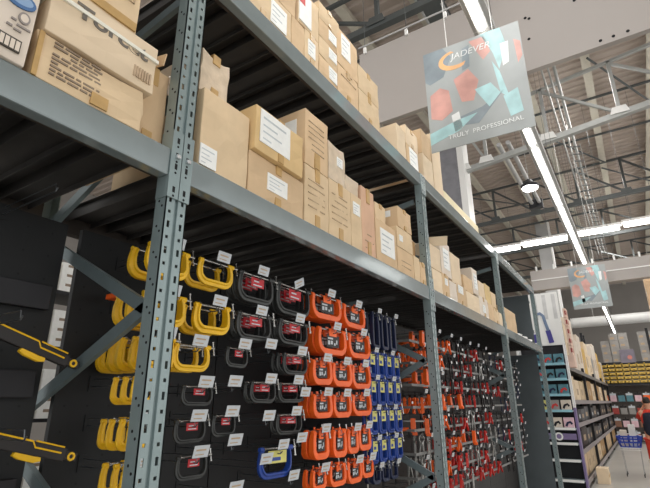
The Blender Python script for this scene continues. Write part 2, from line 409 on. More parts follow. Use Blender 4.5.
# beams, connectors, decks
LEV=[(2.418,2.53),(3.478,3.592)]
for j in range(-1,3):
    ya=(PY[j]+PW/2) if j>=0 else PY[0]-2.69+PW/2
    yb=PY[j+1]-PW/2
    for li,(z0,z1) in enumerate(LEV):
        b=MB(); b.box((XF-.05,ya+.005,z0),(XF+.002,yb-.005,z1)); bo=rk(b,'front_beam',beamp,None,.006)
        for yy,sg in ((ya,-1),(yb,1)):
            if yy<0: continue
            b=MB(); zt=z1+.085 if li==0 else z1
            yo=yy+sg*(PW/2-.002); yi=yy-sg*.004
            b.box((XF+.0005,min(yi,yo),z0-.085),(XF+.007,max(yi,yo),zt))
            b.box((XF-.06,min(yy,yi),z0-.085),(XF+.0005,max(yy,yi),zt))
            ym=(yy+yo)/2
            for zz in [z0-.05,z0+.045,z1-.02]+([z1+.045] if li==0 else []):
                b.box((XF+.0068,ym-.006,zz-.012),(XF+.0075,ym+.006,zz+.012),1)
                b.disc_x(XF+.0072,ym,zz-.026,.005,8,1,.0006)
            b.box((XF+.007,ym-.009,z0+.078),(XF+.02,ym+.009,z0+.092),2)
            rk(b,'beam_connector',[steel,holem,zinc],bo)
        b=MB(); b.box((XR,ya,z0),(XR+.05,yb,z1)); rk(b,'rear_beam',deckw)
        b=MB(); n=max(1,int((yb-ya)/.2)); st=(yb-ya)/n
        for k in range(n):
            y0=ya+k*st+.02; y1=y0+st*.62
            b.box((XR+.05,y0,z1-.03),(XF-.05,y1,z1-.0015)); b.box((XR+.05,y0,z1-.055),(XF-.05,y0+.006,z1-.03)); b.box((XR+.05,y1-.006,z1-.055),(XF-.05,y1,z1-.03))
        b.box((XF-.075,ya,z0+.01),(XF-.05,yb,z1-.05),1)
        b.box((XR+.05,ya,z1-.0012),(XF-.05,yb if not (j<0 and li==0) else .83,z1-.0002),0)  # thin dark sheet added so the gaps between slats stay dark
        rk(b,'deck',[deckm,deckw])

# display panels with hooks
def panel(ya,yb,label,pm=None):
    t=thing('display_panel',label,'display panel',(-2.03,(ya+yb)/2,0))
    b=MB(); h=(yb-ya)/2
    n=max(1,round((yb-ya)/.9)); w=(yb-ya)/n
    for k in range(n): b.box((0,-h+k*w+.004,.12),(.025,-h+(k+1)*w-.004,2.36))
    # perforation rows
    for k in range(int((yb-ya)/.1)):
        for zz in range(22): b.box((.0248,-h+.05+k*.1-.004,.2+zz*.1-.004),(.0254,-h+.05+k*.1+.004,.2+zz*.1+.004),1)
    b.box((.0,-h,.0),(.25,h,.12))
    b.build('perforated_sheet',[pm or panelm,holem],t)
    return t,(ya+yb)/2
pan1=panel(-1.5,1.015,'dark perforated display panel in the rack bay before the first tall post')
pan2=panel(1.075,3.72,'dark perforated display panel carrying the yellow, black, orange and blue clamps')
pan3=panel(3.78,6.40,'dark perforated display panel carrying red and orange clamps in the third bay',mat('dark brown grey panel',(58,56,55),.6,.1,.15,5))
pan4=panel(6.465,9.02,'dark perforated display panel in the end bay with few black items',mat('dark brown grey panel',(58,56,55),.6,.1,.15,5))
_hook={}
def hook(pn, y, z, xtip, tagged=True, w=.055, tilt=0.0):
    t,yc=pn; L=xtip+2.005
    key=round(L,2)
    if key not in _hook:
        b=MB(); b.tube([(0,0,0),(L-.012,0,0),(L,0,.012)],.003,6); b.tube([(0,0,.03),(L-.02,0,.03)],.002,6); b.box((-.002,-.018,-.02),(.004,.018,.045),1); b.tube([(L-.02,0,.03),(L-.012,0,0)],.002,6)
        _hook[key]=b.mesh('peg_hook',[wire,panelm])
    o=obj('peg_hook',_hook[key],t,(-2.005+2.03,y-yc,z))
    if tagged:
        k2=('tag',round(w,3))
        if k2 not in _hook:
            b=MB(); b.box((-.001,-w/2,-.0),(.001,w/2,w*.58)); b.box((.001,-w*.35,w*.12),(.0014,w*.2,w*.17),1); b.box((.001,-w*.35,w*.32),(.0014,w*.3,w*.4),1); _hook[k2]=b.mesh('price_tag',[tagm,faint])
        c=obj('price_tag',_hook[k2],o,(L+.002,0,.022)); c.rotation_euler=(tilt,.25,0)
    return o

# ------------------------------------------------------------------ clamps
rect=lambda a,b:[(-a/2,-b/2),(a/2,-b/2),(a/2,b/2),(-a/2,b/2)]
_cl={}
def g_clamp(kind, w, h):
    key=(kind,round(w,2),round(h,2))
    if key in _cl: return copy_tree(_cl[key])
    w,h=key[1],key[2]
    fm={'yellow':yellow,'black':black,'orange':orange,'blue':blue,'navy':navy,'red':red,'silver':silver}[kind]
    root=bpy.data.objects.new('clamp',None); C.objects.link(root)
    s=min(1.0,h/.14); s=max(s,.6)
    if h>w*1.1: s=min(s,w/.11)
    th={'yellow':.031,'orange':.031,'black':.024}.get(kind,.024)*s; dk={'yellow':1.9,'orange':1.6,'black':1.25}.get(kind,1.3); r=min(h*.42,w*.2)
    pts=[]; iw=w/2-th/2
    pts += [(0,-iw+.012*s,0),(0,-iw+.004*s,-h*.18),(0,-iw,-h*.35)]
    for k in range(0,7):
        a=PI+ k*PI/12; pts.append((0,-iw+r+r*math.cos(a),-h+th/2+r+r*math.sin(a)))
    for k in range(0,7):
        a=1.5*PI+k*PI/12; pts.append((0,iw-r+r*math.cos(a),-h+th/2+r+r*math.sin(a)))
    pts += [(0,iw,-h*.35),(0,iw-.004*s,-h*.18),(0,iw-.012*s,0)]
    N=len(pts); sc=[.8+.35*math.sin(PI*i/(N-1)) for i in range(N)]
    q=dk*s*(1.0 if h>.12 or kind!='yellow' else .62); sec=[(-.5*th,-.013*q),(-.15*th,-.013*q),(-.05*th,-.007*q),(.5*th,-.006*q),(.5*th,.006*q),(-.05*th,.007*q),(-.15*th,.013*q),(-.5*th,.013*q)]
    if kind in('orange','navy'): sec=[(-.5*th,-.012*q),(.5*th,-.012*q),(.5*th,.012*q),(-.5*th,.012*q)]
    b=MB(); b.sweep(pts,sec,(1,0,0),0,sc)
    b.tube([(0,iw-.028*s,-.002),(0,iw+.016*s,-.002)],.014*s,10)       # threaded boss
    b.tube([(0,-iw-.006*s,-.004),(0,-iw+.02*s,-.004)],.012*s,10)      # anvil
    b.build('frame',fm,root,.002*s,seg=1)
    b=MB(); b.tube([(0,-iw+.03*s,-.002),(0,iw+.05*s,-.002)],.0062*s,8); b.build('screw',chrome,root)
    b=MB(); b.tube([(0,-iw+.02*s,-.002),(0,-iw+.036*s,-.002)],[.014*s,.009*s],10); b.build('swivel_pad',chrome,root)
    b=MB(); b.tube([(-.005,iw+.043*s,.03*s),(.005,iw+.043*s,-.04*s)],.004*s,6); b.tube([(-.0055,iw+.043*s,.035*s),(-.005,iw+.043*s,.03*s)],.006*s,6); b.tube([(.005,iw+.043*s,-.04*s),(.0055,iw+.043*s,-.045*s)],.006*s,6); b.build('tommy_bar',chrome,root)
    if kind=='orange':
        cw=w*.44; ch=h*.48
        b=MB(); b.box((.014,-cw/2,-h*.72),(.0155,cw/2,-h*.72+ch)); b.box((.013,-w*.13,-h*.28),(.0165,w*.13,.004),1); b.box((.013,-w*.05,-.01),(.0165,w*.05,.022),1)
        for (u,v,a,c) in ((-.32,.2,.16,.34),(-.1,.25,.16,.3),(.14,.18,.12,.2),(.3,.3,.1,.34),(-.2,.66,.4,.14)):
            b.box((.0155,cw*u-cw*a/2,-h*.72+ch*v),(.0158,cw*u+cw*a/2,-h*.72+ch*(v+c)),2)
        b.build('packaging_card',[cardk,orange,tagm],root)
    if kind=='black':
        cw=w*.36; ch=h*.34
        b=MB(); b.box((.012,-cw/2,-h*.45),(.0135,cw/2,-h*.45+ch)); b.box((.0135,-cw*.35,-h*.45+ch*.15),(.0138,cw*.35,-h*.45+ch*.28),1); b.box((.0135,-cw*.3,-h*.45+ch*.55),(.0138,cw*.1,-h*.45+ch*.7),1)
        b.build('packaging_card',[cardr,tagm],root)
    if kind in('blue',):
        b=MB(); b.box((.013,-w*.28,-h*.5),(.0145,w*.28,-h*.08)); b.box((.0145,-w*.2,-h*.42),(.0148,w*.1,-h*.3),1); b.build('packaging_card',[cardy,blue],root)
    _cl[key]=root
    return root
NM={'yellow':'g_clamp','black':'g_clamp','orange':'g_clamp','blue':'g_clamp','navy':'g_clamp'}
def place(kind, pn, y, w, zt, zb, n, dx, desc, group, x0=-1.65, tagged=True, tilt=0, lab=None):
    h=zt-zb
    hook(pn,y,zt-.012-.014,x0+.045,tagged,.085 if w>.13 else .06,tilt)
    for k in range(n):
        first=(kind,round(w,2),round(h,2)) not in _cl
        c=g_clamp(kind,w,h); c.name='g_clamp'
        c.location=(x0-k*dx,y+random.uniform(-.004,.004)*k,zt)
        c.rotation_euler=(random.uniform(-.02,.02),0,random.uniform(-.03,.03))
        if n==1: l='%s clamp hanging alone %s'%(lab or kind,desc)
        else:
            pos='at the front of' if k==0 else ('at the back of' if k==n-1 else ORD[k]+' from the front in')
            l='%s clamp %s the nest %s'%(lab or kind,pos,desc)
        tag(c,l,'clamp',group)
Z=[2.26,2.05,1.85,1.65,1.45,1.245]
gy='yellow clamps hanging by the first tall post'; gb='dark iron clamps on the panel'; go='orange clamps on the panel'; gl='blue clamps on the panel'
place('yellow',pan2,1.282,.23,2.255,2.125,2,.11,'behind the near post, top row',gy)
place('yellow',pan2,1.569,.235,2.262,2.137,2,.09,'past the near post, top row',gy)
place('yellow',pan2,1.283,.225,2.045,1.915,3,.09,'behind the near post, second row down',gy)
place('yellow',pan2,1.562,.235,2.045,1.915,2,.09,'past the near post, second row down',gy)
place('yellow',pan2,1.280,.16,1.865,1.735,5,.075,'behind the near post, third row down',gy)
place('yellow',pan2,1.461,.21,1.85,1.735,2,.07,'past the near post, third row down',gy)
place('yellow',pan2,1.234,.115,1.704,1.6,3,.058,'behind the near post, fourth row down',gy)
place('yellow',pan2,1.239,.115,1.545,1.435,4,.064,'behind the near post, fifth row down',gy)
place('yellow',pan2,1.238,.12,1.388,1.28,3,.062,'behind the near post, sixth row down',gy)
Kd={'K1':(1.867,.275,2.262,2.111,3,'beside the yellow clamps, top row'),'K2':(2.206,.325,2.264,2.097,3,'beside the orange clamps, top row'),
'K3':(1.865,.28,2.047,1.922,3,'beside the yellow clamps, second row'),'K4':(2.209,.28,2.055,1.924,3,'beside the orange clamps, second row'),
'K5':(1.749,.163,1.863,1.775,1,'beside the yellow clamps, third row'),'K6':(2.232,.24,1.871,1.758,3,'beside the orange clamps, third row'),
'K7':(1.512,.179,1.677,1.592,1,'just past the near post, fourth row'),'K8':(1.957,.2,1.708,1.608,2,'midway to the orange clamps, fourth row'),'K9':(2.198,.23,1.71,1.607,2,'beside the orange clamps, fourth row'),
'K10':(1.485,.177,1.538,1.452,1,'just past the near post, fifth row'),'K11':(1.685,.155,1.553,1.465,1,'second past the near post, fifth row'),'K12':(2.184,.225,1.547,1.444,2,'beside the orange clamps, fifth row'),
'K13':(1.51,.17,1.396,1.304,1,'just past the near post, lowest row')}
for k,(y,w,zt,zb,n,d) in Kd.items():
    place('black',pan2,y,w,zt,zb,n,.04,d,gb,tilt=.5 if k=='K2' else 0,lab='dark iron')
place('blue',pan2,2.074,.27,1.387,1.25,1,.05,'below the dark iron clamps',gl,lab='large blue')
# bare hooks with tags between the dark clamps
for (y,z) in [(1.72,1.66),(1.98,1.86),(1.98,1.5),(1.74,1.4),(2.27,1.38),(1.97,1.30),(2.2,1.2),(1.5,1.2),(1.76,1.2),(2.3,1.62)]:
    hook(pan2,y,z,-1.63,True,.09)
Od=[(2.558,.36,2.269,2.116,'top','first'),(2.924,.32,2.258,2.11,'top','second'),(2.625,.33,2.062,1.906,'second','first'),(2.985,.33,2.065,1.907,'second','second'),
(2.501,.22,1.853,1.715,'third','first'),(2.741,.24,1.849,1.705,'third','second'),(3.0,.26,1.85,1.705,'third','third'),
(2.505,.215,1.652,1.525,'fourth','first'),(2.735,.225,1.65,1.518,'fourth','second'),(3.0,.26,1.655,1.522,'fourth','third')]
for (y,w,zt,zb,rw,c) in Od:
    place('orange',pan2,y,w,zt,zb,3,.045,'%s along the %s orange row'%(c,rw),go,lab='carded orange')
for (y,w,zt,zb,rw,c) in [(2.482,.17,1.448,1.3,'fifth','first'),(2.695,.17,1.442,1.295,'fifth','second'),(2.86,.14,1.44,1.3,'fifth','third'),(3.02,.17,1.447,1.308,'fifth','fourth'),
    (2.47,.145,1.24,1.137,'sixth','first'),(2.673,.19,1.245,1.137,'sixth','second'),(2.877,.18,1.247,1.129,'sixth','third'),(3.056,.16,1.248,1.137,'sixth','fourth')]:
    place('orange',pan2,y,w,zt,zb,2,.05,'%s along the %s orange row'%(c,rw),go,lab='small carded orange',tagged=c in('first','third','fourth'))
for ri,(zt,zb,ys) in enumerate([(2.27,2.0,(3.26,3.41,3.56)),(1.965,1.785,(3.18,3.32,3.46,3.60)),(1.77,1.592,(3.18,3.32,3.46,3.60)),(1.565,1.4,(3.18,3.32,3.46,3.60)),(1.365,1.208,(3.17,3.31,3.45,3.58)),(1.19,1.08,(3.19,3.33,3.47))]):
    for ci,y in enumerate(ys):
        place('navy' if ri in(0,5) else 'blue',pan2,y,.12,zt,zb,2,.05,'%s along the %s narrow blue row'%(ORD[ci],ORD[ri]),gl,lab='dark blue' if ri in (0,5) else 'narrow blue',tagged=ci%2==0)

# bay 3: bar clamps, spring clamps, pliers
_proto={}
def bar_clamp(jaw, L):
    key=('bar',jaw.name,L)
    if key in _proto: return copy_tree(_proto[key])
    r=bpy.data.objects.new('bar_clamp',None); C.objects.link(r)
    b=MB(); b.box((-L,-.012,-.006),(0,.012,.006)); b.build('bar',silver,r,.002)
    b=MB(); b.box((-.035,-.018,-.1),(0,.018,.02)); b.box((-.03,-.014,-.115),(.012,.014,-.09)); b.build('fixed_jaw',jaw,r,.005)
    b=MB(); b.box((-.15,-.018,-.09),(-.11,.018,.022)); b.box((-.14,-.012,-.11),(-.10,.012,-.085)); b.build('sliding_jaw',jaw,r,.005)
    b=MB(); b.tube([(-.17,0,-.06),(-.27,0,-.07)],[.013,.017],10); b.build('handle',jaw,r,smooth=True)
    _proto[key]=r; return r
def spring_clamp(m):
    key=('spring',m.name)
    if key in _proto: return copy_tree(_proto[key])
    r=bpy.data.objects.new('spring_clamp',None); C.objects.link(r)
    for s in (-1,1):
        b=MB(); b.sweep([(0,s*.012,.0),(0,s*.026,-.02),(0,s*.018,-.05),(0,s*.03,-.09),(0,s*.05,-.125),(0,s*.055,-.14)],rect(.014,.024),(1,0,0),0,[.7,1,1,1,.9,.6]); b.build('handle',m,r,.003)
        b=MB(); b.box((-.014,s*.012-.007,-.005),(.014,s*.012+.007,.02)); b.build('jaw_pad',cardk,r,.003)
    b=MB(); b.tube([(-.016,0,-.045),(.016,0,-.045)],.013,10); b.build('pivot_spring',chrome,r)
    _proto[key]=r; return r
def grip_pliers(m):
    key=('pliers',m.name)
    if key in _proto: return copy_tree(_proto[key])
    r=bpy.data.objects.new('locking_pliers',None); C.objects.link(r)
    for s in (-1,1):
        b=MB(); b.sweep([(0,s*.008,.045),(0,s*.03,.03),(0,s*.034,.005),(0,s*.012,-.02),(0,s*.02,-.06),(0,s*.032,-.12),(0,s*.03,-.17)],rect(.012,.014),(1,0,0),0,[.7,1,1,1.2,1.1,1,.7]); b.build('lever',m,r,.003)
    b=MB(); b.tube([(-.012,0,-.018),(.012,0,-.018)],.016,10); b.build('pivot',chrome,r)
    _proto[key]=r; return r
def group_items(fn, arg, pn, y, z, n, dx, name, labelbase, group, x0=-1.62, tagged=True):
    hook(pn,y,z+.01,x0+.04,tagged,.06)
    for k in range(n):
        c=fn(*arg); c.name=name; c.location=(x0-k*dx,y+random.uniform(-.01,.01),z); c.rotation_euler=(random.uniform(-.12,.12),0,random.uniform(-.3,.3)); c.scale=(.95,)*3 if n>1 else (1,1,1)
        pos='' if n==1 else (', front' if k==0 else (', back' if k==n-1 else ', '+ORD[k]+' in'))
        tag(c,labelbase+pos,'clamp' if 'clamp' in name else 'pliers',group)
rows3=[2.2,2.02,1.84,1.66,1.48,1.3,1.12,.94]
cols3=[3.98,4.24,4.52,4.82,5.14,5.48,5.84,6.2]
grid3=["BKOOKKRK",
       "OBOKKRSK",
       "BBKKRKKR",
       "OBOBKRKK",
       "BKOKRSKR",
       "SSROBKRS",
       "SSORRSRS",
       "SKRRSRRR"]
w3={'B':'chrome bar clamp with orange jaws','O':'orange spring clamp','R':'red spring clamp','K':'black locking pliers','S':'silver locking pliers'}
for ri,rw in enumerate(grid3):
    for ci,ch in enumerate(rw):
        y=cols3[ci]+(.05 if ri%2 else -.02)+random.uniform(-.05,.05); z=rows3[ri]+random.uniform(-.02,.03)
        pos='on the %s hook past the second post, row %s'%(ORD[ci],['one','two','three','four','five','six','seven','eight'][ri])
        if ch=='B': group_items(bar_clamp,(orange,.38),pan3,y,z,1,.05,'bar_clamp','chrome bar clamp '+pos,'bar clamps in the third bay',-1.52,ri%2==0)
        elif ch in 'OR': group_items(spring_clamp,(orange if ch=='O' else red,),pan3,y,z,5,.052,'spring_clamp',('orange' if ch=='O' else 'red')+' spring clamp '+pos,'spring clamps in the third bay',-1.6)
        else: group_items(grip_pliers,(cardk if ch=='K' else silver,),pan3,y,z,3,.06,'locking_pliers',('black' if ch=='K' else 'silver')+' locking pliers '+pos,'locking pliers in the third bay',-1.6)
for ri in range(8):
    for ci in range(5):
        if (ri+ci)%4==3: continue
        y=6.7+ci*.3; z=rows3[ri]-.03
        pos='on the %s hook past the third post, row %s'%(ORD[ci],['one','two','three','four','five','six','seven','eight'][ri])
        k=(ri*3+ci)%5
        if k==1: group_items(spring_clamp,(red,),pan4,y,z,2,.06,'spring_clamp','red spring clamp '+pos,'spring clamps in the end bay',-1.6)
        else: group_items(grip_pliers,(cardk if k else navy,),pan4,y,z,2,.06,'locking_pliers',('black' if k else 'navy')+' locking pliers '+pos,'locking pliers in the end bay',-1.6)
for pn,y0,y1 in ((pan3,-1.25,1.25),(pan4,-1.25,.4)):
    for z in (2.12,1.93,1.75,1.57,1.39,1.21,1.03,.86):
        b=MB(); b.box((.40,y0,z-.011),(.412,y1,z+.011)); 
        for yy in (y0+.02,0.,y1-.02): b.box((.02,yy-.008,z-.01),(.40,yy+.008,z+.01))
        b.build('price_rail',mat('grey price rail',(132,132,130),.45,.1),pn[0],.002)
# bottom shelf bins in bays 3 and 4
t=thing('side_panel','dark grey sheet closing the end of the rack beside the end cap','panel',(0,9.03,0))
b=MB(); b.box((-2.24,0,.05),(-1.44,.02,2.40)); b.box((-2.24,0,2.56),(-1.44,.02,3.46)); b.build('sheet',mat('grey end sheet',(84,92,96),.5,.1,.08,4),t)

# bay 1: black and yellow bar clamps in front of the first panel
def bar_tool(loc, L, rot, label):
    r=thing('bar_clamp',label,'clamp',loc,'black and yellow bar clamps')
    r.rotation_euler=rot
    b=MB(); b.box((-.012,-L,-.022),(.012,0,.022)); b.build('bar',cardk,r,.004)
    b=MB(); b.tube([(.0125,-L,.021),(.0125,-.13,.021),(.0125,-.115,.004),(.0125,-.02,.004)],.0032,6); b.tube([(.0125,-.12,.024),(.0125,-.015,.024)],.0028,6); b.build('yellow_edging',yellow,r)
    b=MB(); b.sweep([(0,-.17,-.024),(0,-.15,-.03),(0,-.10,-.032),(0,-.08,-.024)],rect(.02,.02),(1,0,0)); b.build('trigger',yellow,r,.003)
    b=MB(); b.box((-.01,.0,-.014),(.01,.045,.014)); b.build('end_block',cardk,r,.003)
    b=MB(); b.tube([(.011,.022+.011*math.cos(a),.011*math.sin(a)) for a in [2*PI*k/12 for k in range(13)]],.0042,6); b.build('end_ring',yellow,r)
    return r
bar_tool((-1.78,.98,1.757),.75,(-.32,0,0),'black bar clamp with thin yellow edging, upper of two in the dark bay')
bar_tool((-1.76,1.015,1.435),.75,(-.26,0,0),'black bar clamp with yellow edging and ring, lower of two in the dark bay')
for (y,z) in [(.72,1.86),(.5,2.2),(.75,2.32),(.8,1.5)]: hook(pan1,y,z,-1.6,False)
t,yc=pan1
for z in (2.02,1.68,1.3):
    b=MB(); b.box((.02,-1.2,z-.05),(.06,1.22,z+.05)); b.build('shelf_rail',darkst,t,.004)
b=MB(); b.box((.03,1.06,2.0),(.05,1.1,2.03)); 
tag(MB.build((lambda q:(q.box((-1.95,1.2,2.05),(-1.86,1.25,2.075)),q)[1])(MB()),'small_tool_tip',orange,None,.005),'small orange tool tip behind the near post','tool')  # plain orange block without emission
# neighbouring aisle shelf seen through the gap
t=thing('neighbour_shelf','dark shelf unit of the next aisle glimpsed behind the near post','shelf unit',(-4.3,2.0,0))
for z in (.3,.9,1.5,2.1,2.6):
    b=MB(); b.box((-.5,-1.2,z-.03),(0,1.2,z)); b.build('shelf',darkst,t)
for y in (-1.2,1.2):
    b=MB(); b.box((-.5,y-.03,0),(0,y+.03,3)); b.build('upright',darkst,t)
k=0
for z,hs in ((.9,.4),(1.5,.45),(2.1,.36),(2.6,.3)):
    for y,cm,cn in ((1.62,paper,'white'),(1.99,pale,'cream'),(2.36,paper,'white')):
        b=MB(); b.box((-4.7,y-.17,z),(-4.31,y+.17,z+hs*.9)); 
        for q in range(3): b.box((-4.31,y-.12,z+.05+q*.09),(-4.3095,y+.1,z+.075+q*.09),1)
        tag(b.build('package',[cm,ink if k%3 else redm],None,.004),'%s package on the next aisle shelf glimpsed through the gap, %s shelf, %s along'%(cn,ORD[(.9,1.5,2.1,2.6).index(z)],ORD[(1.62,1.99,2.36).index(y)]),'package','packages in the next aisle'); k+=1

# ------------------------------------------------------------------ cartons on the rack
def carton(y0,y1,z0,z1,x,depth,label,m=kraft,group='cartons on the lower beam',tp='v',lab=None,lines=None,rot=0,sag=0,marks=None,name='carton',flaps=False,side_lab=None):
    cy=(y0+y1)/2; w=y1-y0; h=z1-z0
    t=thing(name,label,'carton',(x-depth/2,cy,z0),group); t.rotation_euler.z=rot
    b=MB(); X=depth/2
    # gently bulging body
    nu,nv=7,5; 
    def P(u,v,side):
        return None
    b.box((-X,-w/2,0),(X,w/2,h))
    me=b.mesh('carton_body',[m,ink,faint,bluem],min(.0035,w*.03,h*.03))
    bm=bmesh.new(); bm.from_mesh(me)
    bmesh.ops.subdivide_edges(bm,edges=[e for e in bm.edges if e.calc_length()>.05],cuts=3,use_grid_fill=True)
    sd=random.random()*50
    for v in bm.verts:
        fy=1-(2*v.co.y/w)**2; fz=1-((v.co.z-h/2)*2/h)**2; fy=max(fy,0); fz=max(fz,0)
        if v.co.x>X*.9: v.co.x += .006*fy*fz + .002*math.sin(sd+v.co.y*23+v.co.z*31)
        if sag and v.co.z>h*.5: v.co.z -= sag*max(0,fy)*(.6+.4*math.sin(sd+v.co.x*9)); v.co.y+=.008*math.sin(sd+v.co.z*40)
    f=X+.0065
    if lines:
        b=MB(); ua,ub,va,vb,n=lines[:5]
        for q in range(n):
            v=vb-(vb-va)*(q/(max(n-1,1))); u=ua
            while u<ub-.03:
                e=min(ub,u+random.uniform(.05,.18)*.8)
                if random.random()<.88: b.box((f-.004,-w/2+u*w,v*h-.003),(f+.0006,-w/2+e*w,v*h+.003),1 if len(lines)>6 else 2)
                u=e+.02
                if lines[5:] and random.random()<.12: break
        pm=b.mesh('print',[m,ink,faint,bluem]); bm.from_mesh(pm); bpy.data.meshes.remove(pm)
    bm.to_mesh(me); bm.free(); me.update()
    body=obj('body',me,t)
    if tp=='v':
        for (za,zb) in ((h*.0+.002,h*.2),(h*.78,h-.002)):
            b=MB(); b.box((X-.002,-.022,za),(f+.0005,.022,zb)); b.build('tape',tape,t)
        b=MB(); b.box((-X*.98,-.0225,h-.001),(f,.0225,h+.0012)); b.build('tape',tape,t)
    elif tp=='h':
        b=MB(); b.box((X-.002,-w*.49,h*.45),(f+.0005,w*.49,h*.45+.045)); b.build('tape',tape,t)
    elif tp=='b':
        b=MB(); b.box((X-.002,-w*.12,h*.0+.004),(f+.0005,w*.1,h*.28)); b.build('tape',tape,t)
    if lab:
        ua,ub,va,vb=lab
        b=MB(); b.box((f-.004,-w/2+ua*w,va*h),(f+.0012,-w/2+ub*w,vb*h))
        lw=(ub-ua)*w; lh=(vb-va)*h
        for q,(a,c,e,g) in enumerate(((.08,.85,.74,.8),(.08,.55,.52,.57),(.08,.7,.32,.37),(.08,.35,.12,.16))):
            b.box((f+.0012,-w/2+ua*w+a*lw,va*h+e*lh),(f+.0015,-w/2+ua*w+c*lw,va*h+g*lh),1)
        b.build('paper_label',[paper,mat('label print',(186,194,198),.6)],t)
    if side_lab:
        b=MB(); b.box((X*.35,-w/2-.0015,h*.55),(X*.75,-w/2+.002,h*.85)); b.build('side_label',[paper],t)
    if flaps:
        for s in (-1,1):
            b=MB(); b.bar((0,s*w*.48,h+.002),(0,s*w*.5,h+min(.1,w*.4)),depth*.9,.005,(1,0,0)); b.build('flap',m,t)
        b=MB(); b.bar((X*.97,0,h+.002),(X*1.02,0,h+min(.09,w*.35)),w*.9,.005,(0,1,0)); b.build('flap',m,t)
    if marks: marks(t,X,w,h,f)
    return t
D=2.5322; UD=3.5945
gL='cartons on the lower beam'; gU='cartons on the upper beam'
def marks_b1(t,X,w,h,f):
    b=MB(); e=lambda u:-w/2+u*w
    def disc(y,z,ry,rz,mi,d=.0006,n=20):
        vs=[(f+d,y+ry*math.cos(2*PI*k/n),z+rz*math.sin(2*PI*k/n)) for k in range(n)]+[(f-.004,y+ry*math.cos(2*PI*k/n),z+rz*math.sin(2*PI*k/n)) for k in range(n)]
        b.add(vs,[tuple(range(n))]+[(k,(k+1)%n,n+(k+1)%n,n+k) for k in range(n)],mi)
    yr=w/2
    disc(yr-.052,.205,.045,.028,0); disc(yr-.052,.207,.036,.019,3,.0008)
    disc(yr-.030,.150,.016,.02,1); disc(yr-.030,.150,.011,.014,2,.0008)
    for (ya,yb,z) in ((-.062,-.048,.13),(-.045,-.008,.118),(-.07,-.055,.105),(-.05,-.03,.1)):
        b.box((f-.004,yr+ya,z-.003),(f+.0006,yr+yb,z+.003),1)
    b.box((f-.004,yr-.11,.028),(f+.0006,yr-.022,.07),4)
    for q in range(6): b.box((f-.003,yr-.106+q*.014,.033),(f+.001,yr-.106+q*.014+.011,.065),2)
    b.build('printed_mark',[bluem,mat('grey stamp',(150,142,138),.8),pale,mat('pale blue print',(140,170,205),.6),ink_d],t)
carton(-.2,.468,D,3.06,-1.338,.55,'pale carton with blue oval print at the end of the lower beam',pale,gL,None,marks=marks_b1)
t=carton(.492,.868,D,2.695,-1.352,.6,'squashed kraft carton with printed lines and tape under the strapped carton',kraft,gL,None,lines=(.12,.55,.2,.9,9,1,ink),sag=.01)
b=MB(); b.box((.299,-.005,.006),(.3075,.055,.05)); b.build('tape',tape,t); b=MB(); b.box((.299,-.19,.0),(.3065,-.175,.16)); b.build('tape',tape,t)
def marks_b3(t,X,w,h,f):
    b=MB(); zs=h*.70
    b.box((-X-.003,-w/2-.003,zs-.007),(f+.004,w/2+.003,zs+.007)); b.build('strap',strapm,t)
    o=text('lettering','Torcet',.1,mat('big grey lettering',(112,106,98),.8),t,extr=.001,bold=.003); o.rotation_euler=(PI/2,0,PI/2); o.location=(f,0.015,zs-.004); o.scale=(.98,.74,1)
    b=MB()
    for k in range(7): b.box((f-.004,w/2-.09+k*.011,.03),(f+.0008,w/2-.09+k*.011+.006,.075))
    b.build('bar_print',faint,t)
carton(.497,.89,2.697,2.902,-1.338,.6,'kraft carton with big grey lettering under a white strap',kraft3,gL,None,marks=marks_b3)
t=carton(.40,.792,2.904,3.3,-1.342,.5,'kraft carton stacked above the strapped lettered carton',kraft,gL,None,lab=None)
b=MB(); b.box((.249,-.1,.005),(.2575,.19,.04)); b.build('tape',tape,t)
b=MB(); b.box((.249,-.0,.08),(.2575,.07,.15)); b.box((.2575,.01,.1),(.258,.06,.105),1); b.box((.2575,.01,.12),(.258,.05,.126),1); b.build('paper_label',[paper,ink],t)
b=MB(); b.box((.249,.1,.12),(.2572,.17,.123)); b.box((.249,.1,.2),(.2572,.17,.203)); b.box((.249,.1,.12),(.2572,.103,.2)); b.box((.249,.167,.12),(.2572,.17,.2)); b.build('printed_mark',faint,t)
carton(.872,1.02,D,2.9,-1.43,.5,'torn open kraft carton tucked beside the near post',kraft2,gL,'v',flaps=True)
# bay 2 lower
carton(1.155,1.447,D,2.915,-1.363,.6,'big plain kraft carton with white label just past the near post',kraft,gL,None,lab=(.0,.32,.02,.27))
t=carton(1.156,1.325,2.922,3.15,-1.40,.45,'crumpled stretch-wrapped carton on the big plain carton',wrapm,gL,'v',sag=.028)
carton(1.456,1.897,D,2.752,-1.363,.55,'kraft carton with white label beneath the tilted labelled carton',kraft2,gL,'v',lab=(.3,.66,.28,.7))
carton(1.462,1.85,2.756,3.0,-1.335,.5,'yellowish kraft carton with large white label overhanging the one below',mat('yellowish kraft',(214,184,134),.85,0,.07,7,.1),gL,'v',lab=(.07,.68,.2,.95))
carton(1.91,2.156,D,2.888,-1.363,.55,'tall kraft carton with faint print under another of its kind',kraft,gL,'v',lines=(.12,.8,.3,.75,5))
carton(1.912,2.152,2.892,3.252,-1.363,.5,'tall faintly printed kraft carton, top of the highest pair',kraft2,gL,'b',lines=(.12,.8,.3,.8,6),side_lab=True)
carton(2.162,2.42,D,2.903,-1.363,.55,'faintly printed kraft carton with wrapped carton above it',kraft,gL,'v',lines=(.1,.8,.3,.75,5))
carton(2.166,2.362,2.907,3.165,-1.366,.45,'stretch-wrapped kraft carton beside the top of the highest pair',wrapm,gL,None,sag=.02,lab=(.45,.8,.45,.7))
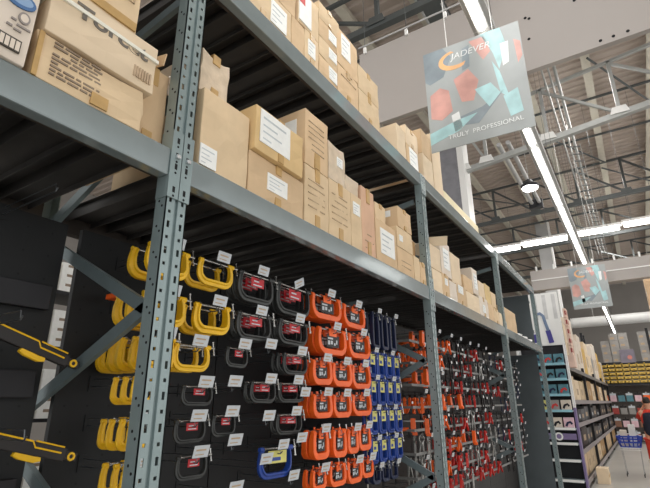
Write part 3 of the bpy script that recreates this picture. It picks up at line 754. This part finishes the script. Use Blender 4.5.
carton(2.424,2.566,D,2.905,-1.363,.5,'narrow kraft carton with round pale sticker, past the printed pair',kraft,gL,None,lab=(.15,.75,.62,.85))
carton(2.372,2.54,2.908,3.02,-1.37,.4,'small wrapped kraft box on the narrow stickered carton',wrapm,gL,None,sag=.012)
carton(2.572,2.762,D,3.02,-1.366,.5,'tall narrow pinkish kraft carton with taped seam on the lower beam',mat('pinkish kraft',(212,174,146),.85,0,.07,7,.1),gL,'v',lines=(.2,.8,.1,.3,3))
carton(2.772,3.108,D,2.848,-1.363,.5,'kraft carton with a large square white notice on its front',kraft2,gL,None,lab=(.18,.85,.22,.82))
carton(2.87,3.04,2.852,3.02,-1.41,.4,'small kraft carton sitting on the carton with the square notice',kraft,gL,'v')
carton(3.12,3.425,D,2.733,-1.363,.5,'kraft carton at the bottom of the three-high stack',kraft2,gL,None,lines=(.2,.8,.3,.5,2))
carton(3.135,3.43,2.737,2.904,-1.363,.5,'kraft carton in the middle of the three-high stack',kraft,gL,None,lab=(.1,.3,.3,.6))
carton(3.17,3.43,2.908,3.083,-1.363,.5,'kraft carton on top of the three-high stack with side label',kraft2,gL,'v',side_lab=True)
carton(3.44,3.56,D,2.74,-1.363,.45,'slim kraft carton between the three-high stack and the second post',kraft,gL,None)
carton(3.57,3.685,D,2.72,-1.363,.45,'slim kraft carton touching the second post',kraft2,gL,'v')
carton(3.45,3.68,2.744,2.93,-1.44,.4,'brown carton set back on the slim cartons at the second post',mat('deep kraft',(176,140,96),.85,0,.07,7,.1),gL,None)
# bay 3 lower
B3=[(3.85,4.095,D,2.735,kraft3,None),(4.10,4.29,D,2.75,kraft2,(.3,.7,.5,.8)),(4.295,4.515,D,2.72,pale,None),(4.52,4.83,D,2.735,kraft2,(.1,.6,.55,.95)),
    (4.835,5.305,D,2.72,kraft3,None),(5.31,5.685,D,2.76,pale,(.3,.6,.2,.6)),(5.69,5.955,D,2.74,kraft2,None),(5.96,6.18,D,2.72,kraft,None),(6.19,6.36,D,2.70,kraft3,None)]
for i,(a,c,z0,z1,m,lb) in enumerate(B3):
    carton(a,c,z0,z1,-1.363,.5,'%s carton of the bottom row past the second post'%ORD[i],m,gL,'v' if i%2 else None,lab=lb)
B3t=[(3.86,4.15,2.754,2.98,kraft3,True,'opened flap carton on the second row just past the second post'),(4.17,4.45,2.754,3.1,pale,False,'tall pale carton on the second row past the second post'),(4.46,4.765,2.737,3.05,kraft3,False,'pinkish tall carton third on the second row past the second post'),
     (4.84,5.17,2.737,2.90,kraft2,False,'low kraft carton on the second row behind the pale upright carton'),(5.19,5.40,2.762,3.06,pale,False,'pale yellow upright carton standing on the bottom row'),(5.42,5.68,2.762,2.96,kraft3,False,'kraft carton after the upright pale one on the second row'),
     (5.70,5.95,2.743,2.98,mat('yellow kraft',(214,188,136),.8,0,.08),False,'yellowish open carton near the third post'),(5.97,6.2,2.743,2.93,kraft,False,'kraft carton ending the second row at the third post')]
for (a,c,z0,z1,m,fl,l) in B3t: carton(a,c,z0,z1,-1.38,.45,l,m,gL,None,flaps=fl,lab=(.2,.8,.2,.8) if m is pale else None)
carton(6.53,7.42,D,2.86,-1.40,.6,'lone kraft carton between the third post and the end post',kraft2,gL,None)
for i,(y,w) in enumerate(((7.75,.3),(8.2,.4),(8.62,.26))):
    b=MB(); n=10; 
    vs=[];fs=[]
    for a in range(n+1):
        for c in range(16):
            th=PI*a/n; ph=2*PI*c/16; rr=1+.12*math.sin(3*ph+a)+.06*math.sin(7*ph+i)
            vs.append((-1.6+.2*rr*math.sin(th)*math.cos(ph), y+w*.5*rr*math.sin(th)*math.sin(ph), D+.05-.05*math.cos(th)*(1 if th>PI/2 else 1)))
    for a in range(n):
        for c in range(16): fs.append((a*16+c,a*16+(c+1)%16,(a+1)*16+(c+1)%16,(a+1)*16+c))
    b.add(vs,fs); tag(b.build('plastic_bag',bagm,None,smooth=True),'crumpled white plastic bag on the lower beam, %s after the lone carton'%ORD[i],'bag','plastic bags in the end bay')
# upper beam
U=[(1.25,1.76,UD,3.82,kraft,'v',(.62,.9,.1,.8),'labelled kraft carton starting the upper beam bottom row'),(1.766,1.896,UD,3.82,kraft2,None,None,'slim kraft carton second on the upper beam bottom row'),
   (1.9,2.055,UD,3.83,kraft,'v',(.2,.7,.25,.75),'kraft carton third on the upper beam bottom row'),
   (2.062,2.283,UD,3.755,kraft2,None,(.5,.95,.25,.85),'flat labelled kraft carton, lowest of the flat stack on the upper beam'),
   (2.062,2.283,3.758,3.905,kraft,None,(.5,.95,.3,.85),'flat labelled kraft carton, second up in the flat stack on the upper beam'),
   (2.062,2.283,3.908,4.055,kraft2,None,(.5,.95,.3,.85),'flat labelled kraft carton, third up in the flat stack on the upper beam'),
   (2.062,2.32,4.058,4.2,kraft,'v',None,'flat kraft carton topping the flat stack on the upper beam'),
   (2.29,2.58,UD,3.85,kraft2,'v',None,'kraft carton with printed line under the big labelled upper carton'),
   (2.29,2.585,3.853,4.17,kraft2,None,(.18,.6,.3,.9),'big kraft carton with long white label high on the upper beam'),
   (2.593,2.925,UD,3.83,kraft,'v',None,'kraft carton under its twin at the end of the first upper row'),
   (2.593,2.925,3.833,4.05,kraft,'v',None,'kraft carton on top of its twin at the end of the first upper row'),
   (1.25,1.80,3.823,4.12,kraft2,'v',(.3,.5,.3,.5),'large kraft carton on the labelled first carton of the upper beam'),
   (1.83,2.056,3.833,4.12,kraft,None,None,'kraft carton with red and white panel on the upper beam'),
   (3.26,3.44,UD,3.895,kraft3,None,None,'kraft carton standing alone before the paired cartons on the upper beam'),
   (3.462,3.70,UD,3.80,kraft2,None,(.2,.98,.0,.9),'kraft carton with wide white label before the second post top'),
   (3.462,3.74,3.803,3.99,kraft3,'v',None,'kraft carton on the wide-label carton of the upper beam'),
   (3.86,4.12,UD,3.89,kraft3,None,None,'kraft carton just past the second post on the upper beam'),
   (3.86,4.1,3.893,4.16,kraft2,None,None,'kraft carton stacked just past the second post on the upper beam'),
   (4.14,4.4,UD,4.25,kraft3,None,None,'tall pale kraft carton rising behind the banner on the upper beam')]
for (a,c,z0,z1,m,tp,lb,l) in U:
    t=carton(a,c,z0,z1,-1.365,.5 if a<3 else .6,l,m,gU,tp,lab=lb,lines=(.15,.9,.7,.9,2) if 'printed line' in l else None)
    if 'red and white' in l:
        b=MB(); b.box((.249,-.11,.02),(.2575,.02,.26),1); b.box((.2576,-.11,.16),(.2583,-.05,.26),0); b.build('printed_panel',[redm,paper],t)
b=MB(); b.box((-1.9,4.42,UD),(-1.37,5.70,UD+.12)); tag(b.build('flat_pack',mat('pale yellow board',(232,220,184),.7,0,.05,4),None,.006),'long flat pale yellow pack lying on the upper beam','flat pack')

# ------------------------------------------------------------------ end cap display
t=thing('end_cap','end cap display stand with white tool poster above teal goods shelves','display stand',(-1.65,11.1,0))
def tp(b,name,m,bev=.003): 
    o=b.build(name,m,t,bev); return o
b=MB(); b.box((-.46,.02,0),(.44,.06,2.75)); tp(b,'back_board',darkst)
b=MB(); b.box((.43,-.16,0),(.47,.02,1.5)); b.box((.43,-.16,1.5),(.47,.02,2.75),1); tp(b,'side_post',[purple,white])
b=MB(); b.box((-.47,-.3,0),(-.43,.02,2.75)); tp(b,'side_post',white)
b=MB(); b.box((-.47,-.02,2.75),(.46,.04,3.88)); 
for k in range(5): b.box((-.42+k*.19,-.025,3.3),(-.34+k*.19,-.02,3.84),1)
sg=tp(b,'poster',[white,mat('grey stripe print',(200,200,200),.5)])
b=MB(); b.sweep([(.0,-.03,3.42),(.07,-.03,3.44),(.13,-.03,3.38),(.15,-.03,3.25),(.19,-.03,3.05)],rect(.06,.02),(0,1,0)); o=b.build('wrench_picture',mat('blue grey print',(112,130,158),.5),sg)
b=MB(); b.sweep([(.18,-.03,3.07),(.22,-.03,2.80)],rect(.1,.02),(0,1,0)); b.build('wrench_grip',mat('indigo print',(66,62,140),.5),sg,.01)
b=MB(); b.sweep([(-.06,-.03,3.3),(.0,-.03,3.24),(-.04,-.03,3.12)],rect(.04,.02),(0,1,0)); b.box((-.12,-.03,2.82),(-.03,-.02,3.0)); b.build('wrench_picture',mat('indigo print',(66,62,140),.5),sg)
for z in (2.35,2.05,1.75,1.45,1.12,.85,.55,.2):
    b=MB(); b.box((-.43,-.32,z-.02),(.43,.02,z)); b.box((-.43,-.325,z-.03),(.43,-.32,z+.02),1); tp(b,'shelf',[mat('pale shelf',(150,165,172),.5),white if z<1.2 else mat('teal shelf edge',(140,190,205),.5)])
b=MB(); b.box((-.43,-.33,.92),(.43,-.322,1.03)); b.tube([(0.12,-.336,.975),(0.12,-.33,.975)],.075,18,1); b.tube([(.12,-.338,.975),(.12,-.336,.975)],.045,18,0); tp(b,'purple_sign',[purple,white])
for ri,(z,m_,nm) in enumerate(((2.35,tealm,'teal'),(2.05,tealm,'teal'),(1.75,tealm,'teal'),(1.45,None,'mixed'),(1.12,None,'pink'))):
    for k in range(4):
        x=-1.65-.31+k*.21; mm=m_ or [cardy,greybox,pale,mat('pink pack',(226,190,200),.5)][(k+ri)%4]; cn=('teal' if m_ else ['yellow','grey','cream','pink'][(k+ri)%4])
        q=thing('tool_pack','%s tool pack, %s along the %s shelf of the end cap'%(cn,ORD[k],['top','second','third','fourth','fifth'][ri]),'tool pack',(x,10.9,z+.0005),'tool packs on the end cap')
        b=MB(); b.box((-.09,-.05,0),(.09,.05,.2)); b.build('pack',mm,q,.006)
        b=MB(); b.sweep([(-.05,-.055,.04),(-.02,-.055,.1),(.03,-.055,.12),(.06,-.055,.08)],rect(.04,.012),(0,1,0)); b.build('tool',[darkst,navy,redm][(k+ri)%3],q,.004)

# ------------------------------------------------------------------ side gondola along the aisle
g=thing('aisle_shelving','long dark aisle shelving with grey shelf edges beyond the end cap','shelving',(-1.2,11.15,0))
b=MB(); b.box((-.9,.02,0),(-.86,13,3.3)); b.build('back_panel',darkst,g)
for y in (.02,3.2,6.4,9.6,12.8):
    b=MB(); b.box((-.86,y,0),(-.8,y+.06,3.4)); b.box((-.06,y,0),(0,y+.06,2.45)); b.build('upright',mat('purple upright',(120,105,150),.5) if y<1 else darkst,g)
for z in (2.3,1.62,1.18,.68,.14):
    b=MB(); b.box((-.86,.02,z-.04),(-.005,13,z)); b.box((-.005,.02,z-.055),(.01,13,z+.03),1); b.build('shelf',[darkst,shelfm if z<2 else mat('grey shelf edge',(110,106,104),.5)],g)
random.seed(3)
def goods(zs, z1, hmin,hmax, w0,w1, ms, names, lvl, ymax=23.6):
    y=11.35; k=0
    while y<ymax:
        w=random.uniform(w0,w1); h=random.uniform(hmin,hmax); i=random.randrange(len(ms))
        b=MB(); b.box((-1.79,y,zs+.001),(-1.275,y+w*.93,zs+h))
        b.box((-1.275,y+w*.2,zs+h*.3),(-1.2735,y+w*.6,zs+h*.6),1)
        tag(b.build('carton',[ms[i],faint if names[i]!='dark' else tagm],None,.008),'%s carton, number %d along the %s of the aisle shelving'%(names[i],k+1,lvl) if 0 else '%s carton, %s from the end cap on the %s of the aisle shelving'%(names[i],ORD[k] if k<12 else ['thirteenth','fourteenth','fifteenth','sixteenth','seventeenth','eighteenth','nineteenth','twentieth'][min(k-12,7)],lvl),'carton','cartons on the aisle shelving')
        y+=w; k+=1
goods(2.3,0,.7,1.4,.6,1.1,[kraft3,mat('tan yellow board',(214,176,96),.8),greybox,pale],['pale','yellow','grey','cream'],'top')
goods(1.62,0,.42,.56,.7,1.2,[kraft,kraft3,mat('deep kraft',(176,140,96))],['kraft','pale','brown'],'upper shelf')
goods(1.18,0,.2,.33,.6,1.1,[darkst,mat('dark brown goods',(70,60,56),.6),mat('dark grey goods',(92,90,92),.6)],['dark','brown','charcoal'],'middle shelf')
goods(.68,0,.25,.4,.6,1.2,[darkst,mat('dark brown goods',(70,60,56),.6),mat('dark grey goods',(92,90,92),.6)],['dark','brown','charcoal'],'lower shelf')
goods(.14,0,.38,.46,.7,1.2,[kraft,kraft2,mat('deep kraft',(176,140,96))],['kraft','tan','brown'],'bottom shelf')
# red and white small packs at the top front of the shelving
for k in range(5):
    z=2.75+k*.2
    q=thing('small_pack','small red and white pack, %s up the tall front stack beside the poster'%ORD[k],'pack',(-1.12,11.3,z-.2),'packs stacked beside the poster')
    b=MB(); b.box((-.03,0,0),(.03,.3,.19)); b.build('pack',mat('pale pink board',(226,196,180),.7),q,.004)
    b=MB(); b.box((.03,.08,.05),(.031,.2,.14)); b.box((.0,-.001,.05),(.03,0,.14)); b.build('red_print',mat('dark red print',(150,50,46),.6),q)
b=MB(); b.box((-1.2,11.3,2.3),(-1.08,11.62,2.549)); tag(b.build('small_pack',mat('pale pink board',(226,196,180),.7),None,.004),'plain pink box under the stack of red and white packs','pack')
# carton on the floor
carton(12.15,12.5,0.001,.30,-.9,.22,'small kraft carton standing on the aisle floor before the shelving',kraft3,'floor carton','h')

# ------------------------------------------------------------------ far rack across the end of the aisle
g=thing('far_rack','wide storage rack across the far end of the aisle','storage rack',(0,24.4,0))
for x in (-1.9,.6,3.1):
    for yy in (0,1):
        b=MB(); b.box((x-.05,yy,0),(x+.05,yy+.08,4.6)); b.build('post',darkst,g)
for z in (3.24,2.36):
    b=MB(); b.box((-1.9,0,z-.08),(3.1,.05,z)); b.box((-1.9,.05,z-.04),(3.1,1.08,z-.002),1); b.build('beam',[darkst,deckm],g)
b=MB(); b.box((-1.9,1.0,0),(3.1,1.03,2.3)); b.build('back_sheet',mat('muted back sheet',(110,104,100),.8),g)
random.seed(11)
for ci in range(8):
    x=-1.2+.36*ci
    if ci==3: continue
    for r_ in range(4 if ci%3 else 3):
        b=MB(); b.box((x,24.42,3.241+r_*.31),(x+.34,25.2,3.241+r_*.31+.305)); b.box((x+.05,24.418,3.29+r_*.31),(x+.2,24.42,3.38+r_*.31),1)
        tag(b.build('carton',[greybox,faint],None,.008),'grey far rack carton, %s stack from the aisle shelving, %s layer up'%(ORD[ci],ORD[r_]),'carton','grey cartons on the far rack')
b=MB(); b.box((-.55,24.37,3.2),(.0,24.399,3.75)); b.tube([(-.2,24.365,3.42),(-.2,24.37,3.42)],.09,16,1); tag(b.build('poster',[mat('violet grey poster',(128,122,136),.6),mat('salmon print',(205,130,120),.6)]),'violet grey poster with a salmon figure on the far rack','poster')
for r_ in range(5):
    for ci in range(9):
        x=-1.35+ci*.27; z=2.361+r_*.165
        b=MB(); b.box((x,24.38,z),(x+.25,25,z+.02)); b.box((x,24.38,z),(x+.25,24.4,z+.11)); b.box((x,24.38,z),(x+.015,25,z+.11)); b.box((x+.235,24.38,z),(x+.25,25,z+.11)); b.box((x,24.98,z),(x+.25,25,z+.11)); b.box((x,24.38,z+.11),(x+.02,25,z+.16)); b.box((x+.23,24.38,z+.11),(x+.25,25,z+.16)); b.box((x+.08,24.376,z+.03),(x+.17,24.38,z+.08),1)
        tag(b.build('storage_tray',[yellowbox,mat('tray label',(170,140,70),.6)]),'yellow far rack tray, %s layer up, %s from the aisle shelving'%(ORD[r_],ORD[ci]),'tray','yellow trays on the far rack')
cols=[('orange',orange),('red',mat('dull red pack',(170,66,60),.5)),('teal',tealm),('cream',pale),('pink',mat('pink pack',(226,190,200),.5)),('yellow',cardy),('brown',mat('brown pack',(140,100,80),.6)),('grey',greybox)]
for r_ in range(4):
    for ci in range(9):
        nm_,m_=cols[(ci*3+r_*5+ci*ci)%8]
        x=-1.4+ci*.3; z=1.95-r_*.5
        q=thing('hanging_pack','%s hanging pack under the yellow trays, %s row down, %s from the shelving'%(nm_,ORD[r_],ORD[ci]),'pack',(x,24.2,z),'packs hanging on the far rack')
        b=MB(); b.box((-.12,-.03,-.33),(.12,.03,0)); b.build('pouch',m_,q,.015)
        b=MB(); b.box((-.12,-.031,-.08),(.12,-.028,-.0)); b.box((-.02,-.004,0),(.02,.0,.05)); b.build('header_card',tagm if ci%2 else cardk,q)
        b=MB(); b.cyl((0,0,.03),(0,1.0,.03),.008,6); b.build('hang_wire',darkst,q)
# cartons on the right-hand aisle top
for k in range(5):
    z=2.7+k*.42
    b=MB(); b.box((.52,13.6,z),(1.3,14.3,z+.415)); b.box((.519,13.7,z+.1),(.52,14.0,z+.3),1)
    tag(b.build('carton',[mat('peach board',(226,194,158),.8),paper],None,.01),'peach carton in the tall column opposite the shelving, %s layer up'%ORD[k],'carton','peach cartons opposite')
g=thing('opposite_shelving','shelving opposite carrying the column of peach cartons','shelving',(.53,13.5,0))
for x in (0.,.9):
    for y in (0,.9):
        b=MB(); b.box((x,y,0),(x+.05,y+.05,2.69)); b.build('post',darkst,g)
for z in (1.98,2.695):
    b=MB(); b.box((0,0,z-.05),(.95,.95,z)); b.build('shelf',shelfm,g)

# ------------------------------------------------------------------ person at the frame edge, with trolley and basket
def skin_mesh(name, verts, edges, radii, m, parent, root=0, sub=2):
    me=bpy.data.meshes.new(name); me.from_pydata(verts,edges,[]); me.update()
    o=bpy.data.objects.new(name,me); C.objects.link(o)
    md=o.modifiers.new('Skin','SKIN'); md.use_smooth_shade=True
    for i,r in enumerate(radii):
        sv=me.skin_vertices[0].data[i]; sv.radius=r if isinstance(r,tuple) else (r,r); sv.use_root=(i==root)
    ss=o.modifiers.new('Sub','SUBSURF'); ss.levels=sub; ss.render_levels=sub
    dg=bpy.context.evaluated_depsgraph_get(); me2=bpy.data.meshes.new_from_object(o.evaluated_get(dg))
    bpy.data.objects.remove(o); me2.materials.clear(); me2.materials.append(m)
    me2.polygons.foreach_set('use_smooth',[True]*len(me2.polygons))
    o=bpy.data.objects.new(name,me2); C.objects.link(o); o.parent=parent
    return o
px,py=.03,13.5
per=thing('person','person in navy waistcoat and red workwear raising a hand to the head','person',(px,py,0)); per.rotation_euler.z=PI*.93
V=[];E_=[];Rr=[]
def v(p,r,par=None):
    V.append(p); Rr.append(r)
    if par is not None: E_.append((par,len(V)-1))
    return len(V)-1
pel=v((.0,0,.90),(.15,.12)); sp=v((0,.0,1.08),(.14,.11),pel); ch=v((0,0,1.28),(.165,.12),sp); nk=v((0,.0,1.42),(.07,.07),ch); n2=v((0,-.01,1.49),.055,nk)
hd=v((0,-.02,1.56),(.075,.09),n2); hd2=v((0,-.02,1.64),(.078,.095),hd); hd3=v((0,-.01,1.70),(.05,.06),hd2)
sl=v((-.17,0,1.36),.06,ch); el=v((-.26,-.10,1.24),.042,sl); fa=v((-.17,-.17,1.42),.036,el); wr=v((-.10,-.16,1.53),.026,fa)
pm_=v((-.075,-.145,1.58),(.038,.018),wr)
for k,(dx,dz,L) in enumerate(((-.028,0.01,.075),(-.010,.014,.085),(.008,.012,.08),(.024,.006,.062))):
    a=v((-.075+dx,-.14,1.61+dz),.010,pm_); c=v((-.068+dx,-.125,1.61+dz+L*.5),.009,a); d=v((-.06+dx,-.10,1.61+dz+L*.85),.007,c)
a=v((-.045,-.155,1.575),.011,pm_); c=v((-.025,-.15,1.60),.009,a)
sr=v((.17,0,1.36),.06,ch); er=v((.26,.02,1.12),.042,sr); wr2=v((.26,-.12,.92),.027,er); ph=v((.26,-.16,.86),(.018,.038),wr2)
for k in range(4):
    a=v((.255,-.19+.018*k,.80),.010,ph); c=v((.25,-.19+.018*k,.755),.008,a); d=v((.235,-.19+.018*k,.73),.007,c)
a=v((.245,-.205,.84),.010,ph); c=v((.235,-.215,.80),.009,a)
for s in (-1,1):
    h_=v((s*.09,0,.82),.095,pel); kn=v((s*.11,-.02,.47),.062,h_); an=v((s*.11,.03,.09),.042,kn); ft=v((s*.115,-.06,.04),(.042,.036),an); to=v((s*.12,-.15,.028),(.04,.026),ft)
V[:]=[(-q[0],q[1],q[2]) for q in V]
body=skin_mesh('body',V,E_,Rr,skin,per)
# red trousers and sleeves, navy waistcoat, hair, shoes
V=[];E_=[];Rr=[]
p0=v((0,0,.92),(.165,.135))
for s in (-1,1):
    a=v((s*.09,0,.80),.112,p0); k_=v((s*.11,-.02,.47),.082,a); c=v((s*.11,.02,.2),.075,k_); d=v((s*.11,.03,.08),.073,c)
tr=skin_mesh('trousers',V,E_,Rr,redcloth,per)
b=MB()
for s in (-1,1): b.tube([(s*.11,-.01,.34),(s*.11,-.005,.40)],.092,20)
b.build('reflective_band',mat('reflective tape',(235,228,215),.4),tr)
for s in (-1,1):
    V=[];E_=[];Rr=[]
    if s<0:
        a=v((-.15,0,1.37),.082); c=v((-.2,-.04,1.31),.07,a); d=v((-.262,-.1,1.235),.062,c); e=v((-.225,-.135,1.33),.055,d)
    else:
        a=v((.15,0,1.37),.082); c=v((.215,.01,1.24),.066,a); d=v((.262,.02,1.11),.06,c); e=v((.262,-.05,1.02),.054,d)
    V[:]=[(-q[0],q[1],q[2]) for q in V]; skin_mesh('sleeve',V,E_,Rr,redcloth,per)
V=[];E_=[];Rr=[]
a=v((0,0,1.0),(.168,.135)); c=v((0,0,1.28),(.18,.135),a); d=v((0,0,1.40),(.12,.095),c); e=v((0,0,1.45),(.075,.072),d)
for sg in (-1,1): q=v((sg*.16,0,1.36),.083,c)
skin_mesh('shirt',V,E_,Rr,redcloth,per)
V=[];E_=[];Rr=[]
a=v((0,0,.82),(.19,.155)); c=v((0,0,1.05),(.18,.15),a); d=v((0,0,1.27),(.192,.152),c); e=v((0,0,1.41),(.14,.115),d)
skin_mesh('waistcoat',V,E_,Rr,navycloth,per)
V=[];E_=[];Rr=[]
a=v((0,.03,1.55),(.07,.06)); c=v((0,.02,1.64),(.09,.088),a); d=v((0,-.005,1.715),(.06,.075),c)
skin_mesh('hair',V,E_,Rr,hairm,per)
b=MB()
for s in (-1,1):
    b.tube([(s*.033,-.118,1.63),(s*.033,-.108,1.63)],.012,10)
b.build('eye',cardk,per)
b=MB(); b.sweep([(0,-.11,1.625),(0,-.132,1.59),(0,-.108,1.582)],rect(.02,.022),(1,0,0)); b.box((-.025,-.112,1.545),(.025,-.104,1.555)); b.build('nose_and_mouth',skin,per,.003)
b=MB()
for s in (-1,1): b.tube([(s*.082,-.0,1.58),(s*.09,.0,1.61),(s*.084,.005,1.64)],.013,8)
b.build('ear',skin,per,smooth=True)
for s in (-1,1):
    V=[];E_=[];Rr=[]
    a=v((s*.112,.06,.045),(.05,.043)); c=v((s*.116,-.05,.045),(.052,.043),a); d=v((s*.122,-.16,.036),(.048,.034),c)
    skin_mesh('shoe',V,E_,Rr,cardk,per)
t=thing('shopping_trolley','white wire shopping trolley standing between the shelving and the person','trolley',(-.46,13.75,0)); t.scale=(.8,.8,.78)
for x in (-.22,.2):
    for y in (-.2,.3):
        b=MB(); b.cyl((x,y,.08),(x*1.1,y*1.1,.78),.009,8); b.build('leg',lightg,t)
        b=MB(); b.tube([(x-.012,y,.045),(x+.012,y,.045)],.044,12); b.build('caster',darkst,t)
b=MB()
for z in (.72,.78): 
    for p,q in (((-.26,-.24),(.25,-.24)),((.25,-.24),(.25,.36)),((.25,.36),(-.26,.36)),((-.26,.36),(-.26,-.24))): b.cyl((p[0],p[1],z),(q[0],q[1],z),.01,6)
for k in range(8): b.cyl((-.26+k*.073,-.24,.72),(-.26+k*.073,.36,.72),.006,6)
b.build('wire_frame',white,t)
t=thing('shopping_basket','blue plastic shopping basket resting on the white trolley','basket',(-.46,13.77,.618)); t.scale=(.82,.82,.9)
b=MB()
def ring(w,d,z): return [(-w,-d,z),(w,-d,z),(w,d,z),(-w,d,z)]
A=ring(.24,.18,0); B_=ring(.31,.24,.26)
for i in range(4):
    j=(i+1)%4
    for k in range(5):
        u0=k/5; u1=(k+.55)/5
        b.bar(Vector(A[i]).lerp(Vector(A[j]),u0+.05),Vector(B_[i]).lerp(Vector(B_[j]),u0+.05),.035,.01,(1,1,0))
    for f_ in (.0,.45,.75,.97): b.bar(Vector(A[i]).lerp(Vector(B_[i]),f_),Vector(A[j]).lerp(Vector(B_[j]),f_),.014,.04)
b.box((-.24,-.18,0),(.24,.18,.01)); b.build('basket_body',bluepl,t)
b=MB(); b.tube([(-.31,0,.26),(-.2,0,.3),(0,0,.31),(.2,0,.3),(.31,0,.26)],.012,8); b.build('handle',white,t)
for k,(x,y,m_,n_) in enumerate(((-.1,.0,pale,'cream'),(.08,.05,paper,'white'))):
    b=MB(); b.box((-.46+x-.07,13.77+y-.09,.628),(-.46+x+.07,13.77+y+.07,.98+.12*k)); tag(b.build('package',m_,None,.008),'%s package sticking out of the blue basket'%n_,'package','packages in the basket')

# ------------------------------------------------------------------ light
w=bpy.data.worlds.new('World'); bpy.context.scene.world=w; w.use_nodes=True
w.node_tree.nodes['Background'].inputs['Color'].default_value=(1.0,.985,.96,1); w.node_tree.nodes['Background'].inputs['Strength'].default_value=1.15
def area(name,loc,sx,sy,e,rot=(0,0,0)):
    l=bpy.data.lights.new(name,'AREA'); l.shape='RECTANGLE'; l.size=sx; l.size_y=sy; l.energy=e; l.color=(1,.975,.94)
    o=bpy.data.objects.new(name,l); C.objects.link(o); o.location=loc; o.rotation_euler=rot
    return o
for k,y in enumerate((0,6,12,18,24)): area('aisle_lamp',(-.0,y,8.4),1.2,3,170)
for k,y in enumerate((2,10,18)): area('next_aisle_lamp',(-5.6,y,8.4),1.0,3,110)
sc=bpy.context.scene
sc.view_settings.view_transform='Standard'; sc.view_settings.look='None'; sc.view_settings.exposure=0.12; sc.view_settings.gamma=1; sc.view_settings.use_curve_mapping=False
